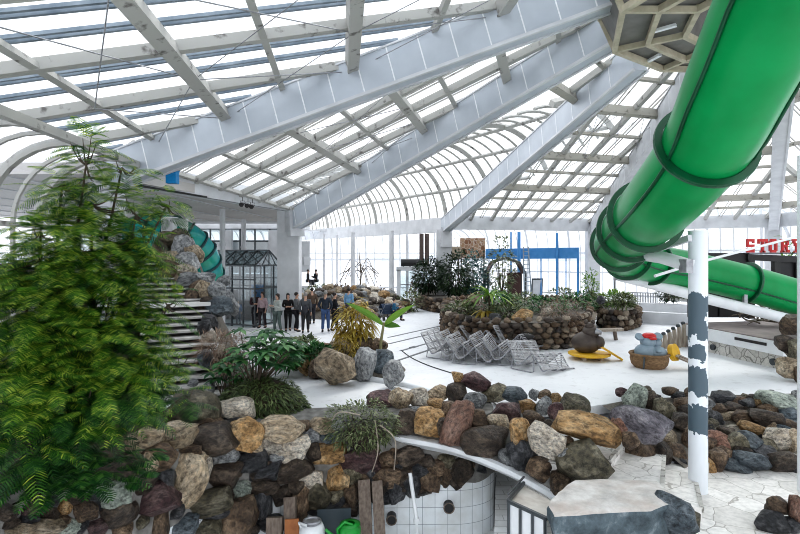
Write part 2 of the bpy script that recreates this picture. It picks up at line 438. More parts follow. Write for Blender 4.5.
PEEL = 'peelwhite'
def plane_n(i, j):
    n = (CT[j] - CT[i]).cross(H - CT[i]); n.normalize()
    return n if n.z > 0 else -n
def bay(i, j, purlins, ss, t0=0.0, glass=True, lift=.12, bar_mat='peelwhite', pmat='peel', thin=True):
    n = plane_n(i, j)
    up = H - (CT[i] + CT[j]) / 2
    def pt(s, t): return lerp(CT[i], CT[j], s) + up * t
    for t, heavy in purlins:
        if t < t0: continue
        m = MB(); a, b = rib_top(i, t), rib_top(j, t)
        if heavy: m.bar(a - n * .10, b - n * .10, .25, .34, n); m.bar(a - n * .29, b - n * .29, .31, .05, n)
        else: m.bar(a - n * .02, b - n * .02, .16, .14, n)
        struct(m.build('roof_purlin', MAT[pmat], None))
    m = MB(); m2 = MB(); k = len(ss)
    for s, heavy in ss:
        te = min(2 * min(s, 1 - s), .92)
        if te <= t0 + .02: continue
        a, b = pt(s, max(t0, 0.0)), pt(s, te)
        if heavy: m.bar(a + n * .02, b + n * .02, .2, .24, n)
        else:
            sd = (b - a).normalized().cross(n) * .09; tw = .07 if (i, j) == (0, 1) else .045; m2.bar(a + n * .16 + sd, b + n * .16 + sd, tw, tw, n); m2.bar(a + n * .16 - sd, b + n * .16 - sd, tw, tw, n)
    if m.v: struct(m.build('roof_rafter', MAT[bar_mat]))
    if m2.v: struct(m2.build('roof_glazing_bar', MAT['alu' if (i, j) == (0, 1) else 'peelwhite']))
    if glass:
        m = MB(); 
        a, b = lerp(CT[i], H, t0) + n * .22, lerp(CT[j], H, t0) + n * .22
        m.add([a, b, lerp(CT[j], H, .9) + n * .22, lerp(CT[i], H, .9) + n * .22], [(0, 1, 2, 3)])
        struct(m.build('ceiling', MAT['glass']))
def alt(n, every=2, offs=0):
    return [((k + .5) / n, (k + offs) % every == 0) for k in range(n)]
bay(0, 1, [(.095, 0), (.222, 1), (.32, 0), (.427, 1), (.55, 0), (.64, 1), (.75, 0), (.84, 1)], alt(26, 3, 1), pmat='peelwhite')
bay(1, 2, [(.02, 0), (.13, 0), (.27, 1), (.36, 0), (.455, 1), (.53, 0), (.63, 1), (.72, 0), (.82, 1)], alt(16, 2, 1), pmat='peelwhite')
bay(2, 3, [(.667, 1), (.74, 0), (.82, 1)], alt(14, 3, 1), t0=.66)
bay(3, 4, [(.11, 0), (.2, 0), (.29, 1), (.38, 0), (.47, 1), (.56, 0), (.65, 1), (.73, 0), (.82, 1)], alt(15, 2))
bay(4, 5, [(.11, 0), (.2, 1), (.29, 0), (.38, 0), (.47, 1), (.56, 0), (.65, 1), (.73, 0), (.82, 1)], alt(13, 2))
bay(5, 6, [(.12, 1), (.3, 1), (.47, 0), (.65, 1), (.82, 1)], alt(17, 3))
bay(6, 7, [(.3, 1), (.65, 1)], alt(15, 3))
# tie rods under the glazing
m = MB()
for (i, j), (t1, t2) in [((0, 1), (.222, .427)), ((0, 1), (.427, .64)), ((1, 2), (.27, .455)), ((3, 4), (.29, .47)), ((3, 4), (.47, .65)), ((0, 1), (.095, .222))]:
    n = plane_n(i, j)
    for s0, s1 in ((.55, .8), (.8, 1), (.3, .55)):
        for u0, u1 in ((s0, s1), (s1, s0)):
            a = lerp(rib_top(i, t1), rib_top(j, t1), u0) - n * .2; b = lerp(rib_top(i, t2), rib_top(j, t2), u1) - n * .2
            m.tube([a, b], .014, 4)
struct(m.build('roof_tie_rod', MAT['greymetal']))

# ring beams between the columns
def ring(i, j, zt, zb, w=.5, name='ring_beam', mat='paint'):
    m = MB(); a, b = V((*Cb[i], (zt + zb) / 2)), V((*Cb[j], (zt + zb) / 2))
    m.bar(a, b, w, zt - zb); o = m.build(name, MAT[mat]); struct(o); return o
ring(1, 2, 7.15, 6.3); ring(3, 4, 7.05, 5.95); ring(4, 5, 7.0, 6.0); ring(5, 6, 7.0, 6.0)
# the long beam that runs from column 3 past column 2 and carries the vault
AX = V((-.64, 1, 0)).normalized(); PN = V((-AX.y, AX.x, 0))       # PN points into the hall, to the left
if PN.x > 0: PN = -PN
A0 = V((3.45, 42.0, 0)); A_far = A0 + AX * 29; A_near = A0 - AX * 16.5
m = MB(); m.bar(A0 + V((0, 0, 6.3)), A_far + V((0, 0, 6.3)), .5, 1.15); struct(m.build('ring_beam', MAT['paint']))
VR, VZ = 4.6, 6.7
def vault(s, ang, r=VR):
    p = A_near + (A_far - A_near) * s
    return p + PN * (VR - r * math.cos(ang)) + V((0, 0, VZ + r * math.sin(ang)))
N34 = plane_n(3, 4)
def leftof(p): return (H.x - A0.x) * (p.y - A0.y) - (H.y - A0.y) * (p.x - A0.x) < 0 or p.y > 42 or (p - CT[3]).dot(N34) > .25
m = MB(); m2 = MB(); NV = 42
for k in range(NV + 1):
    big = k % 5 == 0
    pts = [p for p in (vault(k / NV, R(112) * q / 28) for q in range(29)) if leftof(p)]
    if len(pts) < 2: continue
    mm = m if big else m2
    mm.tube(pts, .20 if big else .085, 4, smooth=False)
struct(m.build('vault_arch', MAT['peelwhite'])); struct(m2.build('vault_glazing_bar', MAT['peelwhite']))
m = MB()
for q in (1.0, 28, 56, 84):
    pp = [p for p in (vault(k / 60, R(q), VR - .1) for k in range(61)) if leftof(p)]; m.tube([pp[0], pp[-1]], .12, 4, smooth=False)
struct(m.build('vault_purlin', MAT['peelwhite']))
m = MB(); m.grid(lambda u, v: vault(u, R(112) * v, VR + .12), 40, 12)
for i_ in reversed(range(len(m.f))):
    if not all(leftof(V(m.v[q])) for q in m.f[i_]): del m.f[i_], m.m[i_], m.sm[i_]
struct(m.build('ceiling', MAT['glass']))
# columns
def column(i, w, d, zt, knee=True, rz=0.0):
    x, y = Cb[i]; m = MB(); m.box((0, 0, zt / 2), (w, d, zt))
    if knee:
        dr = V((H.x - x, H.y - y, 0)).normalized()
        for s in range(6):
            f = s / 5; m.box(dr * (w * .5 * (1 - f) + .05) + V((0, 0, zt - 1.2 + f * 1.2)), (w * (.3 + .8 * f), d * .96, .3), (0, 0, math.atan2(dr.y, dr.x)))
    o = m.build('column', MAT['paint'], None, (x, y, 0)); struct(o); return o
column(1, .7, .7, 6.4); column(2, 1.15, .9, 6.3); column(3, 1.15, .9, 5.9); column(4, 1.0, .9, 6.2); column(5, .8, .8, 6.3); column(6, .8, .8, 6.3)
# hub: ten sided ring with dark panels
hub = thing('roof_hub', 'cream framed ten sided roof hub with dirty grey panels where the ribs meet', 'roof hub', (9.4, 12.45, 9.7))
def hp(r, k, z=0): a = R(180 + 36 * k); return V((r * math.cos(a), r * math.sin(a), z))
m = MB()
for k in range(10):
    for r0, r1 in ((4.2, 3.35), (3.35, 2.45)):
        m.quad(hp(r0, k, .12), hp(r0, k + 1, .12), hp(r1, k + 1, .12), hp(r1, k, .12))
m.build('soffit_panel', MAT['hubpanel'], hub)
m = MB()
for k in range(10):
    m.quad(hp(4.2, k, .1), hp(4.2, k + 1, .1), hp(4.6, k + 1, 1.0), hp(4.6, k, 1.0))
    m.quad(hp(2.45, k, .1), hp(2.45, k + 1, .1), hp(2.3, k + 1, 1.3), hp(2.3, k, 1.3))
m.build('side_panel', MAT['hubpanel'], hub)
m = MB()
for k in range(10):
    for r, z in ((4.2, 0), (3.35, 0), (2.45, 0), (4.6, 1.0), (2.3, 1.3)):
        m.bar(hp(r, k, z), hp(r, k + 1, z), .13, .16)
    m.bar(hp(4.2, k), hp(2.45, k), .11, .15); m.bar(hp(4.2, k), hp(4.6, k, 1.0), .12, .12); m.bar(hp(2.45, k), hp(2.3, k, 1.3), .1, .1)
m.build('frame', MAT['hubframe'], hub)
for k, rr in ((9, 2.9), (0, 2.9), (8, 3.7)):
    m = MB(); a = hp(rr, k + .4, .02); m.box((0, 0, 0), (.55, .12, .07)); o = m.build('strip_lamp', MAT['white'], hub, a); o.rotation_euler = (0, 0, R(35 * k))
m = MB()
for k in range(10): m.quad(hp(4.6, k, 1.0), hp(4.6, k + 1, 1.0), hp(1.6, k + 1, 2.6), hp(1.6, k, 2.6))
m.build('top_panel', MAT['hubpanel'], hub)

# ================================================================ facades with curved eaves
NWIN = [0]
def facade(p0, p1, n, zv, r, z0=0.0, mat='paint', trans=(.0, 2.2), inward=None, bw=.12, every=3, glass='winglass', over=100):
    NWIN[0] += 1
    w_ = struct(empty('window_%d' % NWIN[0]))
    p0, p1 = V((*p0, 0)), V((*p1, 0)); d = (p1 - p0).normalized(); nn = V((-d.y, d.x, 0))
    if inward is not None and nn.dot(V((*inward, 0)) - p0) < 0: nn = -nn
    def prof(s, q):
        p = lerp(p0, p1, s); L = zv - z0; arc = r * R(over); q2 = q * (L + arc)
        if q2 <= L: return p + V((0, 0, z0 + q2))
        a = (q2 - L) / r
        return p + nn * (r - r * math.cos(a)) + V((0, 0, zv + r * math.sin(a)))
    L = zv - z0; Q = L / (L + r * R(over)); qs = [0, Q] + [Q + (1 - Q) * k / 9 for k in range(1, 10)]
    m = MB()
    for k in range(n + 1):
        pts = [prof(k / n, q) for q in qs]
        m.tube(pts, bw if k % every == 0 else bw * .5, 4, smooth=False)
    for z in list(trans) + [zv]:
        m.bar(p0 + V((0, 0, max(z, .1))), p1 + V((0, 0, max(z, .1))), .1, .14)
    a, b = prof(0, 1), prof(1, 1); m.bar(a, b, .2, .2)
    m.build('frame', MAT[mat], w_)
    m = MB(); o = nn * -.05
    for q0, q1 in zip(qs, qs[1:]):
        m.quad(prof(0, q0) + o, prof(1, q0) + o, prof(1, q1) + o, prof(0, q1) + o)
    m.build('pane', MAT[glass], w_)
    return w_
IN = (5, 25)
facade((-9.0, -6), (-10.6, 17.5), 22, 4.8, 2.0, mat='peelwhite', inward=IN, bw=.13, every=2)
facade((-24, 64), (6, 62), 30, 4.1, 2.6, inward=IN, trans=(0, 3.4), every=4)
facade((6, 62), (9.5, 57), 5, 4.1, 2.6, inward=IN, trans=(0, 3.4))
facade((9.5, 57), (20.5, 51), 12, 4.1, 2.9, inward=IN, trans=(0, 2.2), every=4)
facade((20.5, 51), (31.5, 43), 14, 4.3, 3.4, inward=IN, trans=(0, 2.2), every=4)
facade((31.5, 43), (36, 16), 22, 4.3, 3.4, inward=IN, trans=(0, 2.2), every=4)
# roof of the outer aisle between ring beam and eaves
m = MB()
m.add([V((3.45, 42, 7.0)), V((16.6, 46, 7.0)), V((18.6, 50.5, 7.0)), V((8.5, 55, 6.8)), V((5.2, 59.5, 6.75)), V((-11, 61, 6.75)), V((-13, 66, 6.8))], [(0, 1, 2, 3, 4, 5, 6)])
struct(m.build('ceiling', MAT['glass']))
m = MB(); m.add([V((16.6, 46, 7.0)), V((28, 40, 7.0)), V((29.5, 42, 7.5)), V((19, 49, 7.5))], [(0, 1, 2, 3)]); struct(m.build('ceiling', MAT['glass']))
# blue framed windows and blue posts in front of the far right facade
m = MB()
a, b = P(486, 254, 50), P(579, 253, 46.5)
m.bar(a, b, .35, .95)
struct(m.build('trim_1', MAT['blue']))
for px, y0, Y, wd in ((519, 232, 48, .3), (511, 232, 48.2, .16), (557, 233, 47, .22), (541, 257, 47.3, .12), (578, 257, 46.5, .2), (566, 257, 46.8, .1)):
    m = MB(); t = P(px, y0, Y); m.cyl((0, 0, 0), (0, 0, t.z), wd / 2, 10)
    struct(m.build('trim_2', MAT['blue'], None, (t.x, t.y, 0)))

# ================================================================ ground
def sheet(name, poly, z, mat, thick=.25):
    m = MB(); m.prism(poly, z - thick, z); return struct(m.build(name, mat))
m_floor, nt, b = node_mat('plaza_floor')
cc = coords(nt); f1 = noise_tex(nt, cc, .35, 8, .6); f2 = noise_tex(nt, cc, 3.0, 8, .7)
c1 = ramp(nt, f1, [(.35, (.80, .81, .82)), (.65, (.72, .73, .75))])
c2 = ramp(nt, f2, [(.3, (.72, .71, .70)), (.45, (1, 1, 1))])
c3 = mixc(nt, .8, c1, c2, 'MULTIPLY'); nt.links.new(c3, b.inputs['Base Color']); b.inputs['Roughness'].default_value = .55
WALL = [(0, 8.2), (110, 9.5), (200, 11.2), (270, 12.1), (340, 12.5), (420, 12.6), (500, 12.9)]
sheet('floor', [(-3.9, 12.7), (-1.4, 12.9), (.5, 13.2), (2.0, 13.6), (3.6, 13.9), (5.0, 14.0), (6.3, 14.6), (9, 14.9), (14, 15.1), (36, 15.1), (36, 46), (20.5, 52), (6, 63), (-26, 65), (-30, 20), (-12, 14.5), (-6, 13.5)], 0, m_floor)
sheet('outdoor_ground', [(-600, -80), (600, -80), (600, 900), (-600, 900)], -3.6, MAT['snow'], .2)
sheet('outdoor_terrace', [(-34, 8), (-8.6, 8), (-12, 19), (-30, 20), (-26, 65), (6, 63.2), (20.6, 52.2), (36, 45), (36, 15.1), (80, 15), (200, 300), (-200, 300), (-60, 60)], -.03, MAT['snow'], .3)
m = MB()
def hz(u):
    x = -350 + 900 * u
    return max(0, (9 + 6 * noise.noise(V((u * 5, 1, 0))) + 3 * noise.noise(V((u * 23, 4, 0)))) * min(1, max(0, (u - .35) * 5)))
m.grid(lambda u, v: V((-350 + 900 * u, 420 + 60 * v, -4 + (hz(u) + 4) * v)), 90, 3); struct(m.build('hill', MAT['hill']))
# lower paving, pool floor
sheet('lower_paving', [(3.7, 6.0), (14, 6.0), (14, 12.2), (9.5, 12.5), (7.0, 12.2), (5.9, 11.6), (5.2, 10.2), (4.2, 9.2)], -.95, MAT['crazy'], 2.0)
sheet('pool_floor', [(-12, 3), (4, 3), (4, 17), (-12, 17)], -2.75, MAT['tilefloor'])
sheet('pool_ledge', [(1.83, 10.4), (4.3, 10.4), (4.3, 15.5), (2.6, 15.5), (2.46, 13.7)], -1.75, MAT['tilefloor'], 1.0)
# pool wall: tiled below, mortared boulders above
wc = catmull([V(((px - 400) * y / FPX, y, 0)) for px, y in [(-120, 6.4), (0, 8.2), (110, 9.5), (200, 11.2), (270, 12.1), (340, 12.5), (420, 12.6)]] + [V((1.35, 12.6, 0)), V((1.9, 12.75, 0)), V((2.25, 13.05, 0)), V((2.4, 13.5, 0)), V((2.4, 14.2, 0)), V((2.2, 15.5, 0))], 6)
cum = [0]
for p, q in zip(wc, wc[1:]): cum.append(cum[-1] + (q - p).length)
def wcat(u):
    s = u * cum[-1]
    for i in range(len(wc) - 1):
        if s <= cum[i + 1] + 1e-9: return lerp(wc[i], wc[i + 1], (s - cum[i]) / max(1e-9, cum[i + 1] - cum[i]))
    return wc[-1]
m = MB(); m.grid(lambda u, v: wcat(u) + V((0, .02, -2.8 + 1.55 * v)), 90, 4, True, lambda u, v: (u * cum[-1], -2.8 + 1.55 * v))
struct(m.build('tiled_pool_wall', MAT['tileuv']))
m = MB()
def mw(u, v):
    p = wcat(u); z = -1.40 + 1.45 * v; d = (wcat(min(1, u + .01)) - wcat(max(0, u - .01))).normalized(); nn = V((d.y, -d.x, 0))
    z += .12 * noise.noise(p * 2.5) * (1 - v)
    return p + nn * (.03 - .06 * v + (.15 if u > .84 else 0) + .03 * noise.noise(p * 3 + V((0, 0, z * 3)))) + V((0, 0, z))
m.grid(mw, 110, 14); m.grid(lambda u, v: wcat(u) + V((-.05 * v, .22 + .9 * v, .05 + .05 * v)), 110, 3)
struct(m.build('mortar_wall', MAT['mortar']))
# soil under the big tree
m = MB()
def soil(u, v):
    p = wcat(u * .50); q = V((p.x - 6.3 * v, p.y + .3 + (5.0 - 4.2 * u * u) * v, 0))
    q.z = .0 + (1.1 - .8 * u * u) * min(1, v * 1.6) + .25 * noise.noise(q * .8) * min(1, v * 4)
    return q
m.grid(soil, 40, 20); struct(m.build('floor_soil', MAT['soil']))
# curved white coping that carries the boulder bank
cop = catmull([P(388, 433, 12.75), P(400, 437, 12.5), P(450, 447, 12.0), P(500, 466, 11.3), P(540, 487, 10.75), P(562, 501, 10.4)], 6)
m = MB()
for side in (0,):
    k = len(cop)
    vs = []
    for i, p in enumerate(cop):
        d = (cop[min(i + 1, k - 1)] - cop[max(0, i - 1)]); nrm = V((-d.y, d.x, 0)).normalized()
        if nrm.y < 0: nrm = -nrm
        vs += [p, p + nrm * .30 + V((0, 0, .03)), p + nrm * .30 - V((0, 0, .3)), p - V((0, 0, .10))]
    fs = []
    for i in range(k - 1):
        for j in range(4): fs.append((4 * i + j, 4 * i + (j + 1) % 4, 4 * i + 4 + (j + 1) % 4, 4 * i + 4 + j))
    m.add(vs, fs)
tag(m.build('coping', MAT['white']), 'curved white coping strip below the bank of boulders over the pool', 'coping')
edge = catmull([V((-.25, 13.0, .0)), V((.5, 13.2, 0)), V((2.0, 13.6, 0)), V((3.3, 13.5, 0)), V((3.6, 12.6, -.1)), V((3.4, 11.2, -.35)), V((3.2, 10.5, -.6))], 5)
ke = len(edge) - 1; kc = len(cop) - 1
m = MB()
def bank(u, v):
    a = cop[min(kc, int(u * kc + .5))] + V((0, .15, .02)); b_ = edge[min(ke, int(u * ke + .5))]
    p = lerp(a, b_, v); p.z += .12 * math.sin(math.pi * v) + .05 * noise.noise(p * 2.5); return p
m.grid(bank, 36, 12)
m.grid(lambda u, v: bank(u, .12 + .88 * v) - V((0, 0, .26)), 24, 4)
struct(m.build('floor_bank', MAT['mortar']))
# crazy paved steps going down from the plaza
st = [((2.9, 13.9), (5.45, 12.55), (4.0, 10.55), (2.9, 10.9), -.22), ((5.0, 13.2), (6.0, 12.1), (4.9, 10.0), (3.9, 10.4), -.47), ((5.6, 12.5), (6.45, 11.75), (5.6, 9.9), (4.6, 10.0), -.71)]
for k, (a, b_, c_, d_, z) in enumerate(st):
    sheet('step_slab', [a, d_, c_, b_], z, MAT['crazy'], 1.2)
    m = MB(); m.bar(V((*b_, z - .04)), V((*c_, z - .04)), .08, .10); struct(m.build('step_nosing', MAT['veneer']))
# bank of mortar under the right hand boulders and the tiled kerb at its foot
kerb = catmull([F(690, 482, -.95), F(706, 474, -.95), F(735, 466, -.95), F(770, 463, -.95), F(806, 466, -.95), F(860, 478, -.95)], 6)
m = MB()
topc = catmull([V((5.3, 14.0, .02)), V((6.5, 14.6, .02)), V((9, 15.0, .02)), V((11.0, 15.2, .02)), V((13, 15.3, .02)), V((16, 15.3, .02))], 6)
m.grid(lambda u, v: lerp(kerb[int(u * 30 + .5)] + V((0, .05, .2)), topc[int(u * 30 + .5)], v) + V((0, 0, .10 * math.sin(math.pi * v))), 30, 10)
struct(m.build('floor_bank', MAT['gravel']))
m = MB(); k = len(kerb)
acc = 0
def kf(u, v):
    i = min(k - 1, int(u * (k - 1) + .5)); return kerb[i] + V((0, .0, .22 * v))
m.grid(kf, k - 1, 1, False, lambda u, v: (u * 9, v * .5))
m.grid(lambda u, v: kf(u, 1) + V((0, .2 * v, 0)), k - 1, 1, False, lambda u, v: (u * 9, v * .5))
struct(m.build('trim_kerb', MAT['kerbtile']))
# white kerb on the plaza
m = MB(); m.tube(catmull([F(352, 376), F(375, 381), F(405, 386), F(440, 395)], 6), .13, 8)
tag(m.build('kerb', MAT['white']), 'low white rounded kerb curving along the plaza behind the boulders', 'kerb')
# floor channels
for k, (a, b_) in enumerate([((388, 337.5), (463, 321)), ((388, 344), (468, 325)), ((400, 351), (475, 330)), ((396, 361), (470, 336))]):
    m = MB(); A, B = F(*a), F(*b_); m.bar(A + V((0, 0, .004)), B + V((0, 0, .004)), .09, .012); m.bar(A + V((.11, .05, .004)), B + V((.11, .05, .004)), .03, .012)
    if k == 2:
        for t in (.12, .4, .62, .85): q = lerp(A, B, t); q2 = lerp(A, B, t + .06); m.bar(q + V((0, 0, .006)), q2 + V((0, 0, .006)), .22, .02)
    struct(m.build('floor_channel', MAT['darkmetal']))
# ================================================================ boulders
def rock_mesh(seed, cuts=9, sub=3, rough=.10, boxy=.35):
    rnd = random.Random(seed)
    bm = bmesh.new(); bmesh.ops.create_icosphere(bm, subdivisions=sub, radius=1.0)
    planes = []
    for k in range(cuts):
        n = V((rnd.gauss(0, 1), rnd.gauss(0, 1), rnd.gauss(0, 1))).normalized(); planes.append((n, rnd.uniform(.58, .90)))
    off = V((rnd.uniform(0, 50),) * 3)
    for v in bm.verts:
        p = v.co.copy()
        mx = max(abs(p.x), abs(p.y), abs(p.z)); p = p * (1 + boxy * (1 / max(mx, .6) - 1))
        for n, d in planes:
            s = p.dot(n)
            if s > d: p -= n * (s - d) * .92
        f = noise.fractal(p * 1.5 + off, .6, 2.1, 4)
        f2 = abs(noise.noise(p * 3.2 + off))
        p *= 1 + rough * f - rough * .6 * f2
        v.co = p
    # normalise to a 1 x 1 x 1 box
    for i in range(3):
        lo = min(v.co[i] for v in bm.verts); hi = max(v.co[i] for v in bm.verts)
        for v in bm.verts: v.co[i] = (v.co[i] - (lo + hi) / 2) / (hi - lo)
    me = bpy.data.meshes.new('rock'); bm.to_mesh(me); bm.free()
    for p in me.polygons: p.use_smooth = True
    try: me.set_sharp_from_angle(angle=R(38))
    except Exception: pass
    me.materials.append(ROCK['brown'])
    return me
ROUND = [rock_mesh(100 + i, 5, 3, .07, .15) for i in range(8)]
ANG = [rock_mesh(200 + i, 13, 3, .11, .4) for i in range(14)]
SMALL = [rock_mesh(300 + i, 8, 2, .10, .3) for i in range(8)]
NR = [0]
def rock(px, py, w, h, Y, col, rot=0.0, kind='a', label=None, group=None, depth=.8, name='boulder', cat='rock', z=None):
    NR[0] += 1; rnd = random.Random(NR[0] * 31 + int(px))
    me = {'a': ANG, 'r': ROUND, 's': SMALL}[kind][rnd.randrange(len({'a': ANG, 'r': ROUND, 's': SMALL}[kind]))]
    o = bpy.data.objects.new(name, me); COL.objects.link(o)
    o.location = P(px, py, Y)
    if z is not None: o.location.z = z
    W, Hh = w * Y / FPX, h * Y / FPX
    o.scale = (W * (1 if rnd.random() < .5 else -1), (W + Hh) / 2 * depth, Hh)
    o.rotation_euler = (0, R(rot + rnd.uniform(-5, 5)), R(rnd.uniform(-14, 14)))
    o.material_slots[0].link = 'OBJECT'; o.material_slots[0].material = ROCK[col]
    tag(o, label, cat, group)
    return o
def wallY(px): return interp(px, WALL)
def copY(px): return interp(px, [(388, 12.75), (400, 12.5), (450, 12.0), (500, 11.3), (540, 10.75), (562, 10.4), (620, 10.4)])
SZ = lambda w, h: 'small' if w * h < 240 else ('large' if w * h > 1100 else 'medium-sized')
def label_rows(rows, place, group):
    """rows: list of (py limit, wording); gives every boulder its place along its row"""
    pass
def field(entries, scale, ox, oy, Yfn, place, rowfn, group, ks=1.30):
    """entries (zx, zy, zw, zh, colour[, rot[, kind]]) read from an enlargement; each one becomes a boulder of its own"""
    items = []
    for e in entries:
        zx, zy, zw, zh, col = e[:5]; rot = e[5] if len(e) > 5 else 0; kind = e[6] if len(e) > 6 else 'a'
        px, py, w, h = ox + zx / scale, oy + zy / scale, zw / scale * ks, zh / scale * ks
        items.append((px, py, w, h, col, rot, kind))
    rows = {}
    for it in items: rows.setdefault(rowfn(it[0], it[1]), []).append(it)
    for rname, its in rows.items():
        its.sort(key=lambda q: q[0]); seen = {}
        tot = {}
        for q in its: tot[q[4]] = tot.get(q[4], 0) + 1
        for q in its:
            px, py, w, h, col, rot, kind = q
            seen[col] = seen.get(col, 0) + 1
            nth = '' if tot[col] == 1 else ' ' + ORD[seen[col] - 1]
            shape = 'upright' if h > w * 1.2 else ('flat' if w > h * 1.7 else 'chunky')
            lab = (f"{shape} {col} boulder,{nth} {col} from left" if nth else f"{shape} boulder, only {col} one") + f" in {rname} of {place}"
            rock(px, py, w, h, Yfn(px, py, h), col, rot, kind, lab.replace('boulder', 'stone') if kind == 's' else lab, group, name='small_stone' if kind == 's' else 'boulder', cat='stone' if kind == 's' else 'rock')

A = [(580,165,125,95,'olive',0,'r'),(690,170,100,62,'cream',0,'r'),(610,207,95,42,'brown'),(690,203,65,28,'charcoal'),(725,237,95,78,'ochre',-20),
 (525,238,115,62,'tan'),(632,258,115,80,'dark brown',-15),(665,298,70,42,'grey'),(740,315,85,58,'charcoal'),(715,281,50,22,'charcoal'),
 (560,370,95,140,'tan',10),(660,360,108,75,'dark brown',-5),(778,348,75,58,'dark brown',-20),(480,365,62,58,'charcoal'),(420,386,85,42,'dark brown',-15),
 (445,430,135,75,'maroon',-12),(335,412,95,72,'greenish',-25),(612,436,125,62,'olive',-15),(705,408,54,52,'greenish'),(335,472,100,72,'dark brown',-8),
 (245,463,68,56,'brown'),(440,325,50,60,'tan'),(590,305,42,60,'tan',40),(615,335,24,52,'cream'),(515,466,52,36,'charcoal'),(468,495,55,95,'brown',8),
 (412,494,52,42,'olive'),(538,508,84,54,'slate blue'),(612,511,72,52,'olive'),(705,482,102,104,'brown'),(632,468,95,28,'charcoal'),(190,516,78,42,'greenish'),
 (120,512,120,46,'tan'),(350,522,62,42,'brown'),(280,514,62,46,'maroon'),(50,520,92,34,'tan'),(190,452,34,40,'ochre'),(500,415,40,40,'dark brown'),(560,285,60,30,'brown'),
 (400,330,70,55,'brown'),(340,350,90,70,'dark brown'),(470,300,90,60,'brown'),(430,262,95,70,'tan'),(505,190,50,60,'olive')]
B = [(180,217,122,58,'tan'),(150,271,64,44,'cream'),(222,277,78,62,'cream'),(262,246,54,42,'grey'),(322,241,54,36,'slate blue'),(300,211,64,38,'tan'),
 (325,292,84,58,'ochre',-12),(277,290,42,52,'dark brown'),(270,370,58,52,'cream'),(346,366,64,80,'ochre',12),(212,342,104,62,'dark brown',-10),(132,347,112,62,'charcoal',-18),
 (20,352,70,60,'dark brown'),(122,391,86,42,'dark brown'),(126,440,44,72,'charcoal'),(182,416,64,56,'dark brown'),(242,436,48,92,'brown'),(291,421,64,82,'olive'),(351,426,64,54,'olive'),
 (391,416,42,72,'brown'),(417,312,104,62,'maroon'),(432,236,92,60,'dark brown'),(502,311,64,52,'brown'),(562,301,84,52,'dark brown'),(492,356,74,52,'brown'),(396,352,50,44,'olive'),
 (516,402,54,62,'charcoal'),(571,387,64,64,'charcoal'),(622,367,54,72,'brown'),(666,362,54,58,'brown'),(716,337,54,72,'dark brown'),(672,312,54,54,'olive'),(612,322,54,44,'dark brown'),
 (546,347,54,44,'dark brown'),(456,338,58,42,'maroon'),(762,332,44,34,'charcoal'),(300,465,80,26,'charcoal'),(60,405,56,50,'greenish'),(20,415,40,46,'dark brown'),(40,480,90,100,'brown'),
 (150,500,80,40,'charcoal'),(80,515,60,34,'dark brown'),(455,400,46,58,'dark brown'),(420,365,50,44,'brown'),(345,215,60,40,'grey'),(240,212,40,30,'brown')]
B += [(480,385,60,56,'dark brown'),(445,360,50,50,'charcoal'),(540,375,60,50,'dark brown'),(590,345,50,44,'charcoal'),(640,330,54,40,'brown'),(690,360,50,56,'dark brown'),(600,400,44,40,'dark brown'),(735,325,44,50,'brown'),(530,320,50,40,'charcoal'),(480,420,50,40,'charcoal'),(375,455,60,34,'dark brown'),(230,385,50,44,'dark brown'),(160,310,60,40,'grey'),(100,270,50,40,'tan'),(340,440,54,40,'charcoal')]
A += [(20,470,60,40,'dark brown'),(80,490,60,34,'charcoal'),(140,470,50,36,'dark brown'),(90,455,50,36,'maroon'),(230,505,50,40,'charcoal'),(150,435,50,36,'charcoal'),(220,425,50,40,'dark brown'),(270,430,40,40,'charcoal'),(30,500,50,30,'dark brown'),(385,470,40,60,'dark brown'),(300,440,40,36,'charcoal'),(180,490,46,30,'brown')]
def rowA(px, py):
    top = interp(px, [(0, 505), (110, 480), (170, 450), (215, 432), (300, 436), (400, 440)])
    d = py - top
    return 'top course' if d < 0 else ('second course' if d < 26 else ('third course' if d < 55 else 'lowest course'))
def yA(px, py, h):
    base = py + h / 2
    return max(wallY(px) + .02, min(FPX * EYE / (base - HZ), wallY(px) + 2.6))
def yB(px, py, h):
    return yA(px, py, h)
field(A, 2.963, 0, 354, yA, 'tree wall', rowA, 'boulders of the rock wall below the tree')
field(B, 2.963, 220, 354, yB, 'pool wall', rowA, 'boulders of the wall over the tiled pool side')
C = [(475,137,74,48,'maroon',-10),(536,136,68,62,'tan'),(590,131,64,58,'cream'),(641,116,58,48,'tan'),(641,151,54,34,'ochre'),(676,166,42,46,'brown'),(556,201,74,72,'dark brown'),
 (621,206,84,80,'ochre'),(701,213,72,136,'reddish',22),(705,71,33,36,'ochre',0,'r'),(755,82,86,52,'maroon',18),(705,121,62,62,'dark brown'),(752,142,72,52,'grey'),(762,192,64,54,'brown'),
 (590,170,50,30,'grey'),(660,215,40,50,'dark brown')]
Cc = [(160,113,68,52,'olive'),(216,122,80,46,'slate blue',0,'r'),(279,121,28,32,'grey'),(306,119,38,28,'brown'),(341,131,36,30,'ochre'),(401,156,80,62,'olive',25),(305,152,44,52,'grey'),
 (259,157,52,42,'ochre'),(197,172,74,56,'maroon'),(346,177,48,62,'maroon'),(281,191,64,44,'brown'),(175,204,68,42,'tan'),(236,227,62,72,'ochre',-20),(132,256,128,86,'dark brown',5),(311,252,108,80,'cream',25),
 (246,297,74,92,'charcoal',-15),(291,337,80,64,'brown'),(371,298,44,34,'grey'),(428,330,138,118,'olive',-25),(357,385,56,70,'brown'),(351,398,48,42,'charcoal'),(432,366,60,32,'cream'),
 (445,222,195,84,'ochre',12),(540,212,68,78,'reddish',10),(597,207,158,94,'purplish',20),(566,256,44,50,'brown'),(330,215,44,40,'dark brown'),(200,310,50,50,'grey'),(380,262,40,34,'brown')]
